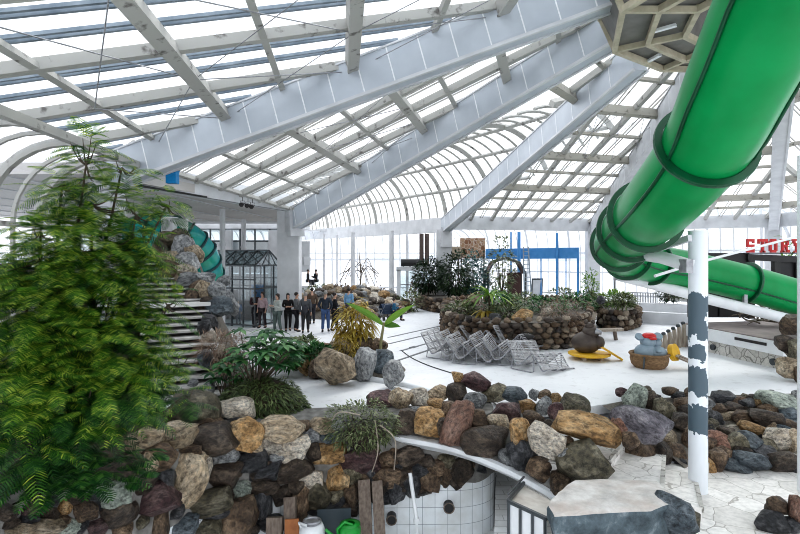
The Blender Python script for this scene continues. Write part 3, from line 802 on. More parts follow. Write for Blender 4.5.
def yC(px, py, h):
    base = py + h / 2
    return max(copY(px) + .25, min(FPX * EYE / (base - HZ) , 14.2))
def rowC(px, py):
    lo = interp(px, [(380, 437), (450, 447), (500, 466), (562, 500)]); hi = interp(px, [(360, 395), (420, 388), (470, 375), (530, 385), (600, 410), (680, 430)])
    t = (py - hi) / max(10, lo - hi); return 'top row' if t < .3 else ('middle row' if t < .66 else 'bottom row')
field(C, 2.963, 220, 354, yC, 'coping bank', rowC, 'boulders of the bank above the white coping', 1.14)
field(Cc, 2.963, 440, 354, yC, 'step bank', rowC, 'boulders of the bank beside the paved steps', 1.14)
Dd = [(60,128,62,74,'greenish',0,'r'),(110,142,48,62,'dark brown'),(150,172,58,78,'olive',0),(70,292,84,84,'brown',0,'r'),(135,295,64,74,'dark brown',0,'r'),(150,357,70,58,'tan'),(200,352,44,74,'charcoal'),
 (185,292,50,54,'brown'),(160,247,54,50,'tan'),(125,242,54,42,'purplish'),(200,150,50,40,'brown'),(195,200,60,50,'dark brown'),(225,250,40,70,'brown'),
 (367,262,80,66,'reddish',18),(432,267,64,66,'olive',20),(430,226,78,28,'cream'),(476,266,86,64,'slate blue',10),(481,226,86,44,'ochre',12),(556,251,80,64,'cream'),(603,259,48,66,'tan'),
 (577,321,84,62,'dark brown'),(376,312,64,62,'brown',0),(346,332,44,62,'ochre'),(450,186,64,38,'brown'),(516,191,94,52,'dark brown'),(405,186,44,28,'tan'),(366,192,50,46,'charcoal'),(590,182,64,44,'slate blue'),
 (560,146,116,54,'greenish',14),(496,146,38,28,'ochre'),(395,127,74,34,'charcoal'),(440,141,54,28,'brown'),(342,148,50,34,'dark brown'),(570,212,104,34,'slate blue'),
 (425,330,90,50,'slate blue',25),(480,318,100,50,'slate blue',18),(520,300,70,46,'charcoal'),(240,122,56,34,'brown'),(272,152,48,42,'grey'),(345,275,50,60,'brown'),(300,172,60,46,'dark brown'),(340,225,60,36,'charcoal')]
Dd += [(400,300,60,50,'brown'),(450,300,56,46,'dark brown'),(520,275,60,46,'olive'),(400,235,54,40,'dark brown'),(350,215,54,44,'olive'),(470,150,56,34,'charcoal'),(530,165,60,34,'brown'),(420,160,60,34,'dark brown'),(590,215,50,40,'brown'),(540,210,56,34,'tan'),(380,165,50,36,'brown'),(510,240,50,30,'charcoal'),(450,250,50,34,'cream'),(600,330,40,60,'charcoal')]
def yD(px, py, h):
    base = min(max(py + h / 2, 396), 470)
    Y = 12.22 + (470 - base) / 74 * 2.45
    if px < 690: Y = min(Y, 12.9 + (440 - base) * .03) if py > 415 else Y
    return Y
def rowD(px, py): return 'top row' if py < 408 else ('middle row' if py < 436 else 'bottom row')
Dl = [e for e in Dd if 590 + e[0] / 2.967 < 690]; Dr = [e for e in Dd if 590 + e[0] / 2.967 >= 690]
sh = 590
# the left half of that enlargement is measured from x = 620
field([((e[0]) , *e[1:]) for e in Dl], 2.967, 614, 354, yD, 'painted post bank', rowD, 'boulders between the steps and the post', 1.14)
field(Dr, 2.967, 590, 354, yD, 'paving bank', rowD, 'boulders behind the lower paving', 1.14)
# thin row of small stones along the plaza edge
rnd = random.Random(5); cols = ['dark brown', 'charcoal', 'brown', 'olive', 'grey', 'maroon']
SM = []
for k in range(22):
    SM.append((622 + k * 8.2 + rnd.uniform(-2, 2), 391 + (k % 3) * 4 + rnd.uniform(-2, 2) + k * .25, rnd.uniform(9, 17), rnd.uniform(6, 10), cols[rnd.randrange(6)], 0, 's'))
for k in range(14):
    SM.append((704 + k * 7.4 + rnd.uniform(-2, 2), 411 + (k % 3) * 6 + rnd.uniform(-2, 2), rnd.uniform(8, 14), rnd.uniform(6, 9), cols[rnd.randrange(6)], 0, 's'))
field(SM, 1, 0, 0, yD, 'plaza rim', lambda a, b: 'small rim stones' if b < 408 else 'small second course', 'small stones along the plaza rim', 1)
# dark rocks in the corner by the second white post
for k, (px, py, w_, h_, col, t) in enumerate([(778, 506, 24, 20, 'brown', 'brown boulder at the back of the dark corner pile by the second white post'), (770, 523, 34, 26, 'charcoal', 'big charcoal boulder at the front of the dark corner pile on the lower paving'), (790, 528, 30, 22, 'charcoal', 'charcoal boulder tucked beside the second white post in the corner pile'), (794, 508, 14, 28, 'reddish', 'upright reddish boulder standing at the edge of the corner pile')]):
    rock(px, py, w_, h_, 9.6 + .1 * (k == 0), col, 0, 'a', t, 'dark corner rocks')
# the big pale flat boulder at the front
zt = -.05
top = [F(574, 480, zt), F(620, 479, zt), F(657, 481, zt), F(673, 495, zt), F(668, 505, zt), F(651, 511, zt), F(610, 513, zt), F(555, 517, zt), F(548, 505, zt), F(558, 492, zt)]
bm = bmesh.new(); tv = []
c0 = sum(top, V()) / len(top)
def dense(poly, n):
    out = []
    for a, b_ in zip(poly, poly[1:] + poly[:1]):
        for k in range(n): out.append(lerp(a, b_, k / n))
    return out
ringp = dense(top, 7); levels = [(0, 1.0), (-.05, 1.025), (-.10, 1.03), (-.2, 1.02), (-.32, .99), (-.5, .96), (-.7, .97), (-.95, .98)]
def jit(p, a):
    return p + V((noise.noise(p * 2.1) * a + noise.noise(p * 6) * a * .4, noise.noise(p * 2.3 + V((9, 0, 0))) * a + noise.noise(p * 7) * a * .4, noise.noise(p * 3 + V((0, 7, 0))) * a * .3))
rings = []
for dz, s in levels:
    rings.append([bm.verts.new(jit(V((c0.x + (p.x - c0.x) * s, c0.y + (p.y - c0.y) * s, zt + dz)), .03 if dz > -.06 else .09)) for p in ringp])
for a, b_ in zip(rings, rings[1:]):
    for i in range(len(a)): bm.faces.new((a[i], a[(i + 1) % len(a)], b_[(i + 1) % len(a)], b_[i]))
inner = rings[0]
for s in (.8, .55, .3, .1):
    nr = [bm.verts.new(jit(V((c0.x + (p.x - c0.x) * s, c0.y + (p.y - c0.y) * s, zt + .03)), .03)) for p in ringp]
    for i in range(len(nr)): bm.faces.new((nr[i], nr[(i + 1) % len(nr)], inner[(i + 1) % len(nr)], inner[i]))
    inner = nr
bm.faces.new(inner)
bmesh.ops.recalc_face_normals(bm, faces=bm.faces)
me = bpy.data.meshes.new('boulder'); bm.to_mesh(me); bm.free()
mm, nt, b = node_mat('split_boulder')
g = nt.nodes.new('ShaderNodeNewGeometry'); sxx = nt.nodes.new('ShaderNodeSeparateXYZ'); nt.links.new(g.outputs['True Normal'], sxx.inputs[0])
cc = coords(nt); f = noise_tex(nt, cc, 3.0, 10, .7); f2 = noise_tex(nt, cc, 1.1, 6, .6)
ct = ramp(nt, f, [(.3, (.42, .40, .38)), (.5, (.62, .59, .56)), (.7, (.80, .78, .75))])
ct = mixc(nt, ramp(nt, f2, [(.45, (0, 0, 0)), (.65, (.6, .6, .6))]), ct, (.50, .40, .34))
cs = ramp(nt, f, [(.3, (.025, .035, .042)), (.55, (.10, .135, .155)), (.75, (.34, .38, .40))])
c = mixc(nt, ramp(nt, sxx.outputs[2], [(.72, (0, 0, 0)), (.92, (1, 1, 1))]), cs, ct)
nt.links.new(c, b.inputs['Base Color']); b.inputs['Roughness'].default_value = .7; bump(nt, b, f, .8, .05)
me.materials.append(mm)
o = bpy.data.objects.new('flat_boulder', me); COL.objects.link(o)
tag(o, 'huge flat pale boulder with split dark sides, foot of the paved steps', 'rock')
# rough broken chunks on its right side
m = MB()
for k, (px, py, Y, w_, h_, col, t) in enumerate([(674, 516, 8.75, 46, 42, 'slate blue', 'broken slate blue slab leaning on the end of the huge flat boulder'), (690, 523, 9.0, 26, 26, 'olive', 'small olive stone beside the broken slab at the huge flat boulder')]):
    rock(px, py, w_, h_, Y, col, 28, 'a', t)
# ================================================================ green water slide
sl = thing('water_slide', 'big green tube water slide turning a hairpin beside the painted post', 'water slide', (0, 0, 0))
cp = [P(880, -190, 4.6), P(820, -80, 5.4), P(775, 2, 6.3), P(738, 80, 7.2), P(706, 145, 8.3), P(662, 200, 10.0), P(634, 227, 12.1), P(620, 243, 14.4), P(622, 254, 16.6), P(647, 262, 18.2), P(690, 270, 19.0), P(746, 283, 19.4), P(800, 298, 19.6), P(880, 319, 19.8)]
path = catmull(cp, 14)
RAD = .655
FL = [int(14 * t) for t in (4.0, 5.55, 6.15, 7.1, 8.3, 9.2, 11.05)]       # flanges by path index
bounds = [0] + FL + [len(path) - 1]
for a, b_ in zip(bounds, bounds[1:]):
    m = MB(); m.tube(path[a:b_ + 1], RAD, 40, cap=False); m.build('tube_section', MAT['green'], sl)
def frame_at(i):
    d = (path[min(i + 1, len(path) - 1)] - path[max(i - 1, 0)]).normalized()
    s = d.cross(V((0, 0, 1))).normalized(); u = s.cross(d); return d, s, u
for i in FL:
    d, s, u = frame_at(i); m = MB()
    prof = [(RAD + .01, -.05), (RAD + .115, -.045), (RAD + .125, 0), (RAD + .115, .045), (RAD + .01, .05)]
    vs = [path[i] + d * z + (s * math.cos(2 * math.pi * k / 44) + u * math.sin(2 * math.pi * k / 44)) * r for r, z in prof for k in range(44)]
    m.add(vs, [(a * 44 + k, a * 44 + (k + 1) % 44, (a + 1) * 44 + (k + 1) % 44, (a + 1) * 44 + k) for a in range(4) for k in range(44)])
    fl = m.build('flange', MAT['greendark'], sl)
for ang in (205, 335):                                    # joint between upper and lower shells
    pts = []; pts2 = []
    for i in range(len(path)):
        d, s, u = frame_at(i); a = R(ang); k = s * math.cos(a) + u * math.sin(a)
        pts.append(path[i] + k * (RAD + .02))
    m = MB(); m.tube(pts, .032, 6); m.build('shell_joint', MAT['greendark'], sl)
# painted post, its arms and the pipes that carry the slide
pb = F(698, 491, -.95)
zt_ = EYE - (232 - HZ) * pb.y / FPX
post = thing('slide_post', 'tall white round post painted with torn grey patches, carrying the green slide', 'post', (pb.x, pb.y, -.95))
mpost, nt, b = node_mat('post_paint')
cc = coords(nt); sxx = nt.nodes.new('ShaderNodeSeparateXYZ'); nt.links.new(cc, sxx.inputs[0])
def mth(op, a, c=None):
    n = nt.nodes.new('ShaderNodeMath'); n.operation = op
    for i, v in enumerate((a, c)):
        if v is None: continue
        if isinstance(v, (int, float)): n.inputs[i].default_value = v
        else: nt.links.new(v, n.inputs[i])
    return n.outputs[0]
ang = mth('ARCTAN2', sxx.outputs[1], sxx.outputs[0])
nz = mth('MULTIPLY', mth('SUBTRACT', noise_tex(nt, cc, 3.4, 3, .6), .5), .75)
hh = mth('ADD', mth('ADD', sxx.outputs[2], nz), mth('MULTIPLY', mth('SINE', mth('ADD', ang, .9)), .10))
def bandm(z0, z1): return mth('MULTIPLY', mth('GREATER_THAN', hh, z0), mth('LESS_THAN', hh, z1))
left = mth('LESS_THAN', mth('ADD', sxx.outputs[0], mth('MULTIPLY', nz, .5)), .03)
msk = mth('MAXIMUM', mth('MAXIMUM', mth('MULTIPLY', bandm(3.12, 4.05), mth('LESS_THAN', mth('ADD', sxx.outputs[0], nz), .13)), mth('MULTIPLY', bandm(2.66, 3.0), left)), mth('MAXIMUM', mth('MULTIPLY', bandm(1.95, 2.5), mth('LESS_THAN', mth('ADD', sxx.outputs[0], nz), .12)), bandm(1.15, 1.78)))
c = mixc(nt, msk, (.78, .82, .86), (.085, .125, .155)); nt.links.new(c, b.inputs['Base Color']); b.inputs['Roughness'].default_value = .5
L = zt_ + .95
m = MB(); m.cyl((0, 0, 0), (0, 0, L), .185, 28); m.build('shaft', mpost, post)
m = MB(); m.cyl((0, 0, L), (0, 0, L + .03), .195, 28); m.build('cap', MAT['white'], post)
def rel(p): return V(p) - V((pb.x, pb.y, -.95))
m = MB(); m.tube([rel(P(691, 266, 11.0)), rel(P(660, 257, 11.7)), rel(P(629, 253, 13.4))], .14, 12); arm = m.build('arm', MAT['white'], post)
m = MB(); m.box(rel(P(632, 254, 13.3)), (.45, .3, .3)); m.build('clamp', MAT['greymetal'], arm)
m = MB(); m.box(rel(P(686, 266, 10.98)), (.14, .3, .28)); m.build('clamp', MAT['greymetal'], arm)
m = MB(); m.bar(rel(P(690, 238, 11.0)), rel(P(651, 251, 12.3)), .09, .13); m.build('strut', MAT['paint'], post)
# white pipe under the lower run
bp = thing('slide_support_pipe', 'long white pipe sloping under the lower run of the green slide', 'pipe', (0, 0, 0))
m = MB(); m.tube([P(620, 276, 18.4), P(664, 287, 18.6), P(708, 299, 18.8), P(800, 322, 19.0), P(880, 343, 19.1)], .19, 14); m.build('pipe', MAT['white'], bp)
m = MB(); m.box(P(626, 276, 18.3), (.7, .4, .3)); m.build('clamp', MAT['greymetal'], bp)
for k, (px, y0, Y) in enumerate([(664, 285, 18.65), (745, 305, 18.95)]):
    m = MB(); a = P(px, y0, Y); m.bar(a, a + V((0, 0, .5)), .12, .12); m.build('saddle', MAT['greymetal'], bp)
m = MB(); m.tube([P(616, 285, 13.6), P(612, 262, 13.9)], .05, 8); 
m = MB(); m.tube([P(655, 276, 12.2), P(700, 262, 13.3), P(800, 236, 16.0)], .035, 8)
tag(m.build('guy_rod', MAT['white']), 'thin white rod slanting up from the slide clamp past the painted post', 'rod')
p2 = F(799.5, 492, -.95)
o2 = thing('second_post', 'plain white post cut off by the picture edge beside the corner rocks', 'post', (p2.x + .12, p2.y, -.95))
m = MB(); m.cyl((0, 0, 0), (0, 0, 7.0), .14, 24); m.build('shaft', MAT['white'], o2)
# ================================================================ left side: gallery, stairs, pavilion
def poly(name, pts, mat): 
    m = MB(); m.add([V(p) for p in pts], [tuple(range(len(pts)))]); return struct(m.build(name, MAT[mat]))
# soffit of the gallery (upper floor slab) behind the ring beam
sheet('ceiling_gallery', [(-9.3, 16.0), (-6.3, 28.6), (-6.6, 33), (-9.0, 39.5), (-26, 39.5), (-26, 16.0)], 6.75, MAT['soffit'], .35)
m = MB(); m.bar(V((-9.45, 16.2, 6.33)), V((-6.1, 28.6, 6.33)), .12, .06); struct(m.build('trim_3', MAT['black']))
m = MB(); a, b = V((-9.0, 39.5, 6.4)), V((-26, 39.5, 6.4)); m.bar(a, b, .3, .3); struct(m.build('trim_4', MAT['paint']))
m = MB()
for k in range(7):
    m.bar(V((-25 + 2.6 * k, 16.2, 6.37)), V((-24 + 2.6 * k, 39, 6.37)), .04, .04)
struct(m.build('trim_5', MAT['paint']))
# second, lower soffit and the white facade of the far left wing
m = MB()
m.box((-17, 46.0, 6.4), (17, 9.5, .3)); m.box((-17, 50.3, 3.75), (17, .3, 2.9)); m.box((-17, 50.1, .5), (17, .3, 1.0))
struct(m.build('wall_left', MAT['paint']))
NWIN[0] += 1
w_ = struct(empty('window_%d' % NWIN[0]))
m = MB()
for x in [-25 + 1.15 * k for k in range(15)]: m.box((x, 41.2, 5.0), (.10, .12, 1.9))
for z in (4.1, 5.0, 5.95): m.box((-17, 41.2, z), (17, .14, .12))
m.build('frame', MAT['darkmetal'], w_)
m = MB(); m.quad((-25.5, 41.25, 4.05), (-8.6, 41.25, 4.05), (-8.6, 41.25, 6.0), (-25.5, 41.25, 6.0)); m.build('pane', MAT['darkglass'], w_)
m = MB(); m.box((-17, 41.3, 3.3), (17, .35, 1.5)); m.box((-17, 41.1, 6.1), (17, .5, .3)); struct(m.build('wall_gallery', MAT['paint']))
for x in (-22, -17.6, -13.2, -9.6):
    m = MB(); m.box((x, 40.7, 2.9), (.75, .6, 5.8)); struct(m.build('pillar', MAT['paint']))
m = MB(); m.box((-17, 43, 1.2), (17, .2, 2.4)); struct(m.build('wall_back', MAT['soffit']))
# slender posts
for k, (px, Y, r, zt2) in enumerate([(222.5, 27.5, .14, 6.3), (243.5, 35.5, .16, 6.3), (188, 36, .15, 6.3)]):
    t = P(px, 254, Y); m = MB(); m.cyl((0, 0, 0), (0, 0, zt2), r, 14)
    for z in (2.2, 4.4): m.cyl((0, 0, z), (0, 0, z + .12), r + .03, 14)
    struct(m.build('pillar', MAT['paint'], None, (t.x, t.y, 0)))
# white railing slab right of the big column
m = MB(); a, b = P(302, 261, 36), P(308.5, 261, 36.5); m.bar(a, b, .4, .55); struct(m.build('trim_6', MAT['paint']))
# blue box and spotlights on the ring beam
a = P(172.5, 177.5, 18.3)
t = thing('junction_box', 'bright blue box standing on the white ring beam above the tree', 'box', a)
m = MB(); m.box((0, 0, 0), (.34, .3, .42)); m.build('case', MAT['bluebox'], t)
m = MB(); m.box((0, 0, .22), (.37, .33, .03)); m.build('lid', MAT['bluebox'], t)
for k, (px, py) in enumerate([(242.5, 204), (248, 205), (252.5, 206)]):
    a = P(px, py, 23.0)
    t = thing('spotlight', f"black spotlight hung under the white ring beam, {ORD[k]} of three from the stair side", 'spotlight', a, 0, 'spotlights under the ring beam')
    m = MB(); m.tube([V((0, .1, .02)), V((0, -.12, -.03)), V((0, -.18, -.05))], [.06, .09, .10], 12); m.build('lamp_head', MAT['black'], t)
    m = MB(); m.tube([V((-.1, 0, 0)), V((-.1, 0, .13)), V((.1, 0, .13)), V((.1, 0, 0))], .014, 6); m.tube([V((0, 0, .13)), V((0, 0, .3))], .012, 6); m.build('yoke', MAT['black'], t)

# glass pavilion with pitched roof
pv = thing('glass_pavilion', 'grey metal glass pavilion with pitched glazed roof beside the white column', 'pavilion', (0, 0, 0))
g0, g1 = V((-7.9, 29.0, 0)), V((-13.4, 31.6, 0)); dx = (g1 - g0).normalized(); dy = V((-dx.y, dx.x, 0))
if dy.y < 0: dy = -dy
Lp, Wp, He, Hr = 6.4, 2.4, 3.35, 4.2
def q(s, t, z): return g0 + dx * s + dy * t + V((0, 0, z))
m = MB()
for s in [k * Lp / 8 for k in range(9)]:
    for t in (0, Wp): m.bar(q(s, t, 0), q(s, t, He), .07, .07, dx)
for t in (Wp / 3, 2 * Wp / 3): m.bar(q(0, t, 0), q(0, t, He), .07, .07, dx)
for t in (0, Wp):
    for z in (.1, 2.1, 2.6, He): m.bar(q(0, t, z), q(Lp, t, z), .07, .08)
for s in (0, Lp):
    for z in (.1, 2.1, He): m.bar(q(s, 0, z), q(s, Wp, z), .07, .08)
m.build('frame', MAT['darkmetal'], pv)
m = MB()
for k in range(9):
    s = k * Lp / 8
    for t in (0, Wp): m.bar(q(s, t, He), q(s, Wp / 2, Hr), .06, .06)
m.bar(q(0, Wp / 2, Hr), q(Lp, Wp / 2, Hr), .08, .1)
for k in range(8):
    s, s2 = k * Lp / 8, (k + 1) * Lp / 8
    m.bar(q(s, 0, He), q(s2, Wp / 2, Hr), .03, .03); m.bar(q(s2, 0, He), q(s, Wp / 2, Hr), .03, .03)
for s in (0, Lp): m.bar(q(s, Wp / 2, He), q(s, Wp / 2, Hr), .05, .05); m.bar(q(s, Wp / 4, He), q(s, Wp / 2, Hr), .04, .04); m.bar(q(s, 3 * Wp / 4, He), q(s, Wp / 2, Hr), .04, .04)
m.build('roof_frame', MAT['darkmetal'], pv)
m = MB()
for t in (0, Wp): m.quad(q(0, t, He), q(Lp, t, He), q(Lp, Wp / 2, Hr), q(0, Wp / 2, Hr))
m.build('roof_glass', MAT['darkglass'], pv)
m = MB()
for t in (0, Wp): m.quad(q(0, t, 0), q(Lp, t, 0), q(Lp, t, He), q(0, t, He))
for s in (0, Lp): m.add([q(s, 0, 0), q(s, Wp, 0), q(s, Wp, He), q(s, Wp / 2, Hr), q(s, 0, He)], [(0, 1, 2, 3, 4)])
m.build('wall_glass', MAT['darkglass'], pv)
dr_ = MB()
for s in (1.6, 2.4, 3.2): dr_.bar(q(s, -.04, 0), q(s, -.04, 2.1), .08, .06, dx)
dr_.bar(q(1.6, -.04, 2.1), q(3.2, -.04, 2.1), .08, .08); d_ = dr_.build('door', MAT['darkmetal'], pv)
m = MB(); m.bar(q(2.3, -.1, .9), q(2.3, -.1, 1.3), .03, .03, dx); m.build('handle', MAT['greymetal'], d_)
bx_ = thing('pavilion_poster', 'blue poster panel standing inside the glass pavilion by its gable', 'poster', q(.9, 1.3, 0))
m = MB(); m.box((0, 0, 1.7), (.7, .05, 1.1)); m.build('panel', MAT['blue'], bx_)
m = MB(); m.box((-.3, 0, .6), (.05, .05, 1.2)); m.box((.3, 0, .6), (.05, .05, 1.2)); m.build('stand', MAT['darkmetal'], bx_)
m = MB(); m.box(q(4.2, 2.4, .9), (1.6, .7, 1.8)); m.box(q(2.6, 2.6, .6), (.9, .7, 1.2))
cn = tag(m.build('counter', MAT['black']), 'dark service counter seen inside the glass pavilion', 'counter')

# stone stairs climbing between the rocks
stp = thing('stone_stairs', 'straight grey stone stairs with pale worn treads climbing beside the ferny tree', 'stairs', (0, 0, 0))
s0, s1 = P(187, 396, 14.4), P(166, 252, 21.6); s0.z = -.02; s1.z = 4.0
ns = 23; dirh = V((s1.x - s0.x, s1.y - s0.y, 0)); run = dirh.length / ns; dirh.normalize(); acr = V((dirh.y, -dirh.x, 0)); rz = math.atan2(dirh.y, dirh.x)
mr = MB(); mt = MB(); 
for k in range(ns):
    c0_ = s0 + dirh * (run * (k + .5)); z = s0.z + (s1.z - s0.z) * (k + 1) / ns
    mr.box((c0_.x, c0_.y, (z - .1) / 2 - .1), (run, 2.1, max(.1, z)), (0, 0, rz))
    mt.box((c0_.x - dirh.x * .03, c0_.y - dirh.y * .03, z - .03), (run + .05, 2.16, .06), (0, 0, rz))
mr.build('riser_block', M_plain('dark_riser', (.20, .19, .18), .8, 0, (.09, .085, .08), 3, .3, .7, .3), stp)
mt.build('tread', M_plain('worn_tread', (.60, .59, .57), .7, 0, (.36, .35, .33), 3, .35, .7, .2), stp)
lp = P(182, 309, 17.6); m = MB(); lc = lerp(s0, s1, .54); m.box((lc.x, lc.y, lc.z + .12), (2.3, .9, .12), (0, 0, rz - R(90))); m.build('landing', MAT['concrete'], stp)
# planted mass that carries the rocks right of the stairs
m = MB()
def mound(u, v):
    a = lerp(s0 + acr * 1.15, s1 + acr * 1.15, u); zt3 = a.z * (1 - v) ** 1.1
    p = V((a.x + acr.x * v * (1.0 + .6 * u) , a.y + acr.y * v * 1.4, zt3 + .1)); p += V((0, 0, .2 * noise.noise(p))); return p
m.grid(mound, 16, 8); struct(m.build('floor_mound', MAT['gravel']))
m = MB()
m.grid(lambda u, v: lerp(s0 - acr * 1.1, s1 - acr * 1.1, u) - acr * (v * 4.5) + V((0, 0, -.3 * v * u - .05)), 16, 6); struct(m.build('floor_mound', MAT['soil']))
SB = [(500, 215, 70, 60, 'olive'), (545, 230, 60, 70, 'grey'), (500, 265, 70, 50, 'tan'), (555, 270, 70, 50, 'grey'), (500, 300, 60, 45, 'brown'), (550, 300, 60, 40, 'cream'), (560, 330, 70, 50, 'grey'), (605, 325, 60, 40, 'grey'),
      (585, 350, 50, 45, 'brown'), (640, 360, 60, 55, 'grey'), (600, 365, 46, 70, 'tan', 15), (570, 385, 40, 60, 'brown'), (650, 405, 75, 55, 'slate blue'), (685, 395, 30, 70, 'grey', -30), (615, 400, 46, 46, 'dark brown'),
      (615, 460, 55, 60, 'charcoal'), (622, 500, 50, 46, 'cream'), (535, 320, 40, 36, 'tan'), (660, 330, 40, 34, 'grey'), (480, 240, 40, 60, 'brown'), (530, 195, 50, 40, 'olive'), (575, 250, 50, 50, 'tan')]
def yS(px, py, h): return interp(py, [(230, 21.5), (300, 19.0), (350, 16.5), (420, 14.0)])
field(SB, 2.963, 0, 170, yS, 'stair rock bank', lambda a, b: 'upper half' if b < 275 else 'lower half', 'rocks piled beside the stone stairs', 1.15)
SB2 = [(430, 290, 55, 60, 'slate blue'), (455, 400, 40, 60, 'grey', 12), (385, 380, 40, 30, 'grey'), (440, 265, 40, 40, 'grey'), (500, 330, 40, 60, 'tan'), (480, 340, 34, 40, 'cream'), (455, 190, 40, 40, 'cream'), (430, 150, 50, 50, 'charcoal'), (490, 250, 30, 60, 'cream', 20)]
field(SB2, 4.107, 100, 290, lambda px, py, h: interp(py, [(320, 16.2), (400, 13.8)]), 'stair foot', lambda a, b: 'small group', 'rocks at the foot of the stone stairs', 1.15)

# turquoise slide at the top of the stairs
ts = thing('turquoise_slide', 'turquoise ribbed tube slide curving down behind the top of the stairs', 'water slide', (0, 0, 0))
tp = catmull([P(112, 262, 25), P(130, 240, 24), P(152, 233, 23.5), P(178, 238, 23.2), P(194, 250, 23.6), P(203, 268, 24.2), P(205, 290, 25)], 8)
m = MB(); m.tube(tp, .85, 22, cap=False); m.build('tube', MAT['teal'], ts)
for i in range(14, len(tp), 4):
    d = (tp[min(i + 1, len(tp) - 1)] - tp[i - 1]).normalized(); s = d.orthogonal().normalized(); u = d.cross(s)
    m = MB(); m.tube([tp[i] + (s * math.cos(2 * math.pi * k / 26) + u * math.sin(2 * math.pi * k / 26)) * .88 for k in range(26)], .06, 6, closed=True); m.build('flange', MAT['tealdark'], ts)
a = P(170, 223, 22.4); t = thing('stair_cabinet', 'white box cabinet beside the turquoise slide at the stair top', 'cabinet', a)
m = MB(); m.box((0, 0, -.2), (.5, .5, .9)); m.build('case', MAT['white'], t); m = MB(); m.box((0, -.26, -.15), (.42, .02, .7)); m.build('door', MAT['paint'], t)
a = P(181, 228, 22.6); t = thing('white_board', 'blank white board on legs next to the stair top cabinet', 'board', a)
m = MB(); m.box((0, 0, 0), (.6, .05, .8)); m.build('panel', MAT['white'], t); m = MB(); m.box((-.25, 0, -.9), (.05, .05, 1.2)); m.box((.25, 0, -.9), (.05, .05, 1.2)); m.build('stand', MAT['greymetal'], t)

# slim white posts standing in the aisle under the vault beam
for px, Y in ((353, 49), (391.5, 46), (324, 52), (337, 56), (407, 50)):
    t = P(px, 254, Y); m = MB(); m.cyl((0, 0, 0), (0, 0, 6.0), .22 if px in (353, 391.5) else .12, 12); struct(m.build('pillar', MAT['paint'], None, (t.x, t.y, 0)))
# ================================================================ right side: stage, sign, far kiosk
s_l, s_r = F(697, 350), F(783, 371)
stage = thing('stage', 'low white stage with crazy stone base and black back wall under the slide', 'stage', (0, 0, 0))
dxs = (s_r - s_l).normalized(); dys = V((-dxs.y, dxs.x, 0))
if dys.y < 0: dys = -dys
Ls = (s_r - s_l).length
def sp(s, t, z): return s_l + dxs * s + dys * t + V((0, 0, z))
def prism4(m, s0, s1_, t0, t1, z0, z1):
    pts = [sp(s0, t0, 0), sp(s1_, t0, 0), sp(s1_, t1, 0), sp(s0, t1, 0)]; m.prism(pts, z0, z1)
m = MB(); prism4(m, -1.0, Ls - .1, .12, 5, 0, .50); m.build('stone_base', MAT['veneer'], stage)
m = MB(); prism4(m, -1.1, Ls, 0, 5, .50, .96); m.build('platform', MAT['white'], stage)
m = MB(); prism4(m, -1.0, Ls - .1, .1, 4.9, .96, 1.0); m.build('deck', M_plain('stage_deck', (.30, .26, .24), .7, 0, (.22, .19, .18), 2), stage)
m = MB(); m.bar(sp(2.0, -.02, .80), sp(3.4, -.02, .80), .03, .10); m.build('vent_slot', MAT['black'], stage)
m = MB(); m.bar(sp(4.6, -.02, .76), sp(5.3, -.02, .76), .03, .06); m.build('label_strip', MAT['blue'], stage)
m = MB(); m.cyl(sp(.8, .1, .25), sp(.8, .02, .25), .12, 14); m.cyl(sp(3.6, .1, .22), sp(3.6, .02, .22), .12, 14); m.build('spot_recess', MAT['darkmetal'], stage)
# black wall with openings
def pq(px, py, Y): return P(px, py, Y)
m = MB()
a, b = P(690, 253, 24.0), P(749, 255, 24.0); m.box(((a.x + b.x) / 2, 24.1, (1.15 + a.z) / 2), (b.x - a.x, .25, a.z - 1.15)); 
m.build('back_wall', MAT['black'], stage)
m = MB()
a, b = P(705, 300, 23.8), P(722, 300, 23.8)
for x0, x1 in ((702, 717), (719, 745)):
    p_, q_ = P(x0, 297, 23.9), P(x1, 330, 23.9); m.box(((p_.x + q_.x) / 2, 23.9, (1.16 + p_.z) / 2), (q_.x - p_.x, .08, p_.z - 1.16))
m.build('door', M_plain('charcoal_door', (.035, .033, .035), .45), stage)
m = MB(); a, b = P(746, 257, 24), P(830, 261, 24)
m.bar(a, b, .3, .28)
for px in (750, 776, 797): p_ = P(px, 260, 24); m.box((p_.x, 24, (p_.z + 1.1) / 2), (.28, .25, p_.z - 1.1))
m.box((P(787, 0, 24).x, 24.1, 2.5), (1.0, .2, 2.6))
m.build('frame', MAT['black'], stage)
# red slab serif letters
LET = {'S': [(0, 4, 4, 5), (0, 3, 1, 4), (0, 2, 4, 3), (3, 1, 4, 2), (0, 0, 4, 1), (3.2, 3.4, 4, 4), (0, 1, .8, 1.6)],
       'T': [(0, 4, 5, 5), (2, 0, 3, 4), (0, 3.2, .8, 4), (4.2, 3.2, 5, 4), (1.3, 0, 3.7, .7)],
       'O': [(.6, 4, 3.4, 5), (.6, 0, 3.4, 1), (0, .6, 1, 4.4), (3, .6, 4, 4.4)],
       'R': [(0, 4, 3.4, 5), (.5, 0, 1.5, 5), (1.4, 2, 3.4, 2.9), (3, 2.7, 4, 4.4), (0, 0, 2, .7), (2.6, 1, 3.4, 2.1), (3.1, 0, 4.6, 1)],
       'Y': [(0, 4.3, 1.9, 5), (2.9, 4.3, 4.8, 5), (.5, 3.3, 1.5, 4.4), (3.3, 3.3, 4.3, 4.4), (1.2, 2.4, 2.3, 3.5), (2.5, 2.4, 3.6, 3.5), (1.9, 0, 2.9, 2.8), (1.2, 0, 3.6, .7)]}
sg = thing('stage_sign', 'red slab letters reading STORY standing on the black stage frame', 'sign', P(746.5, 252.5, 23.8))
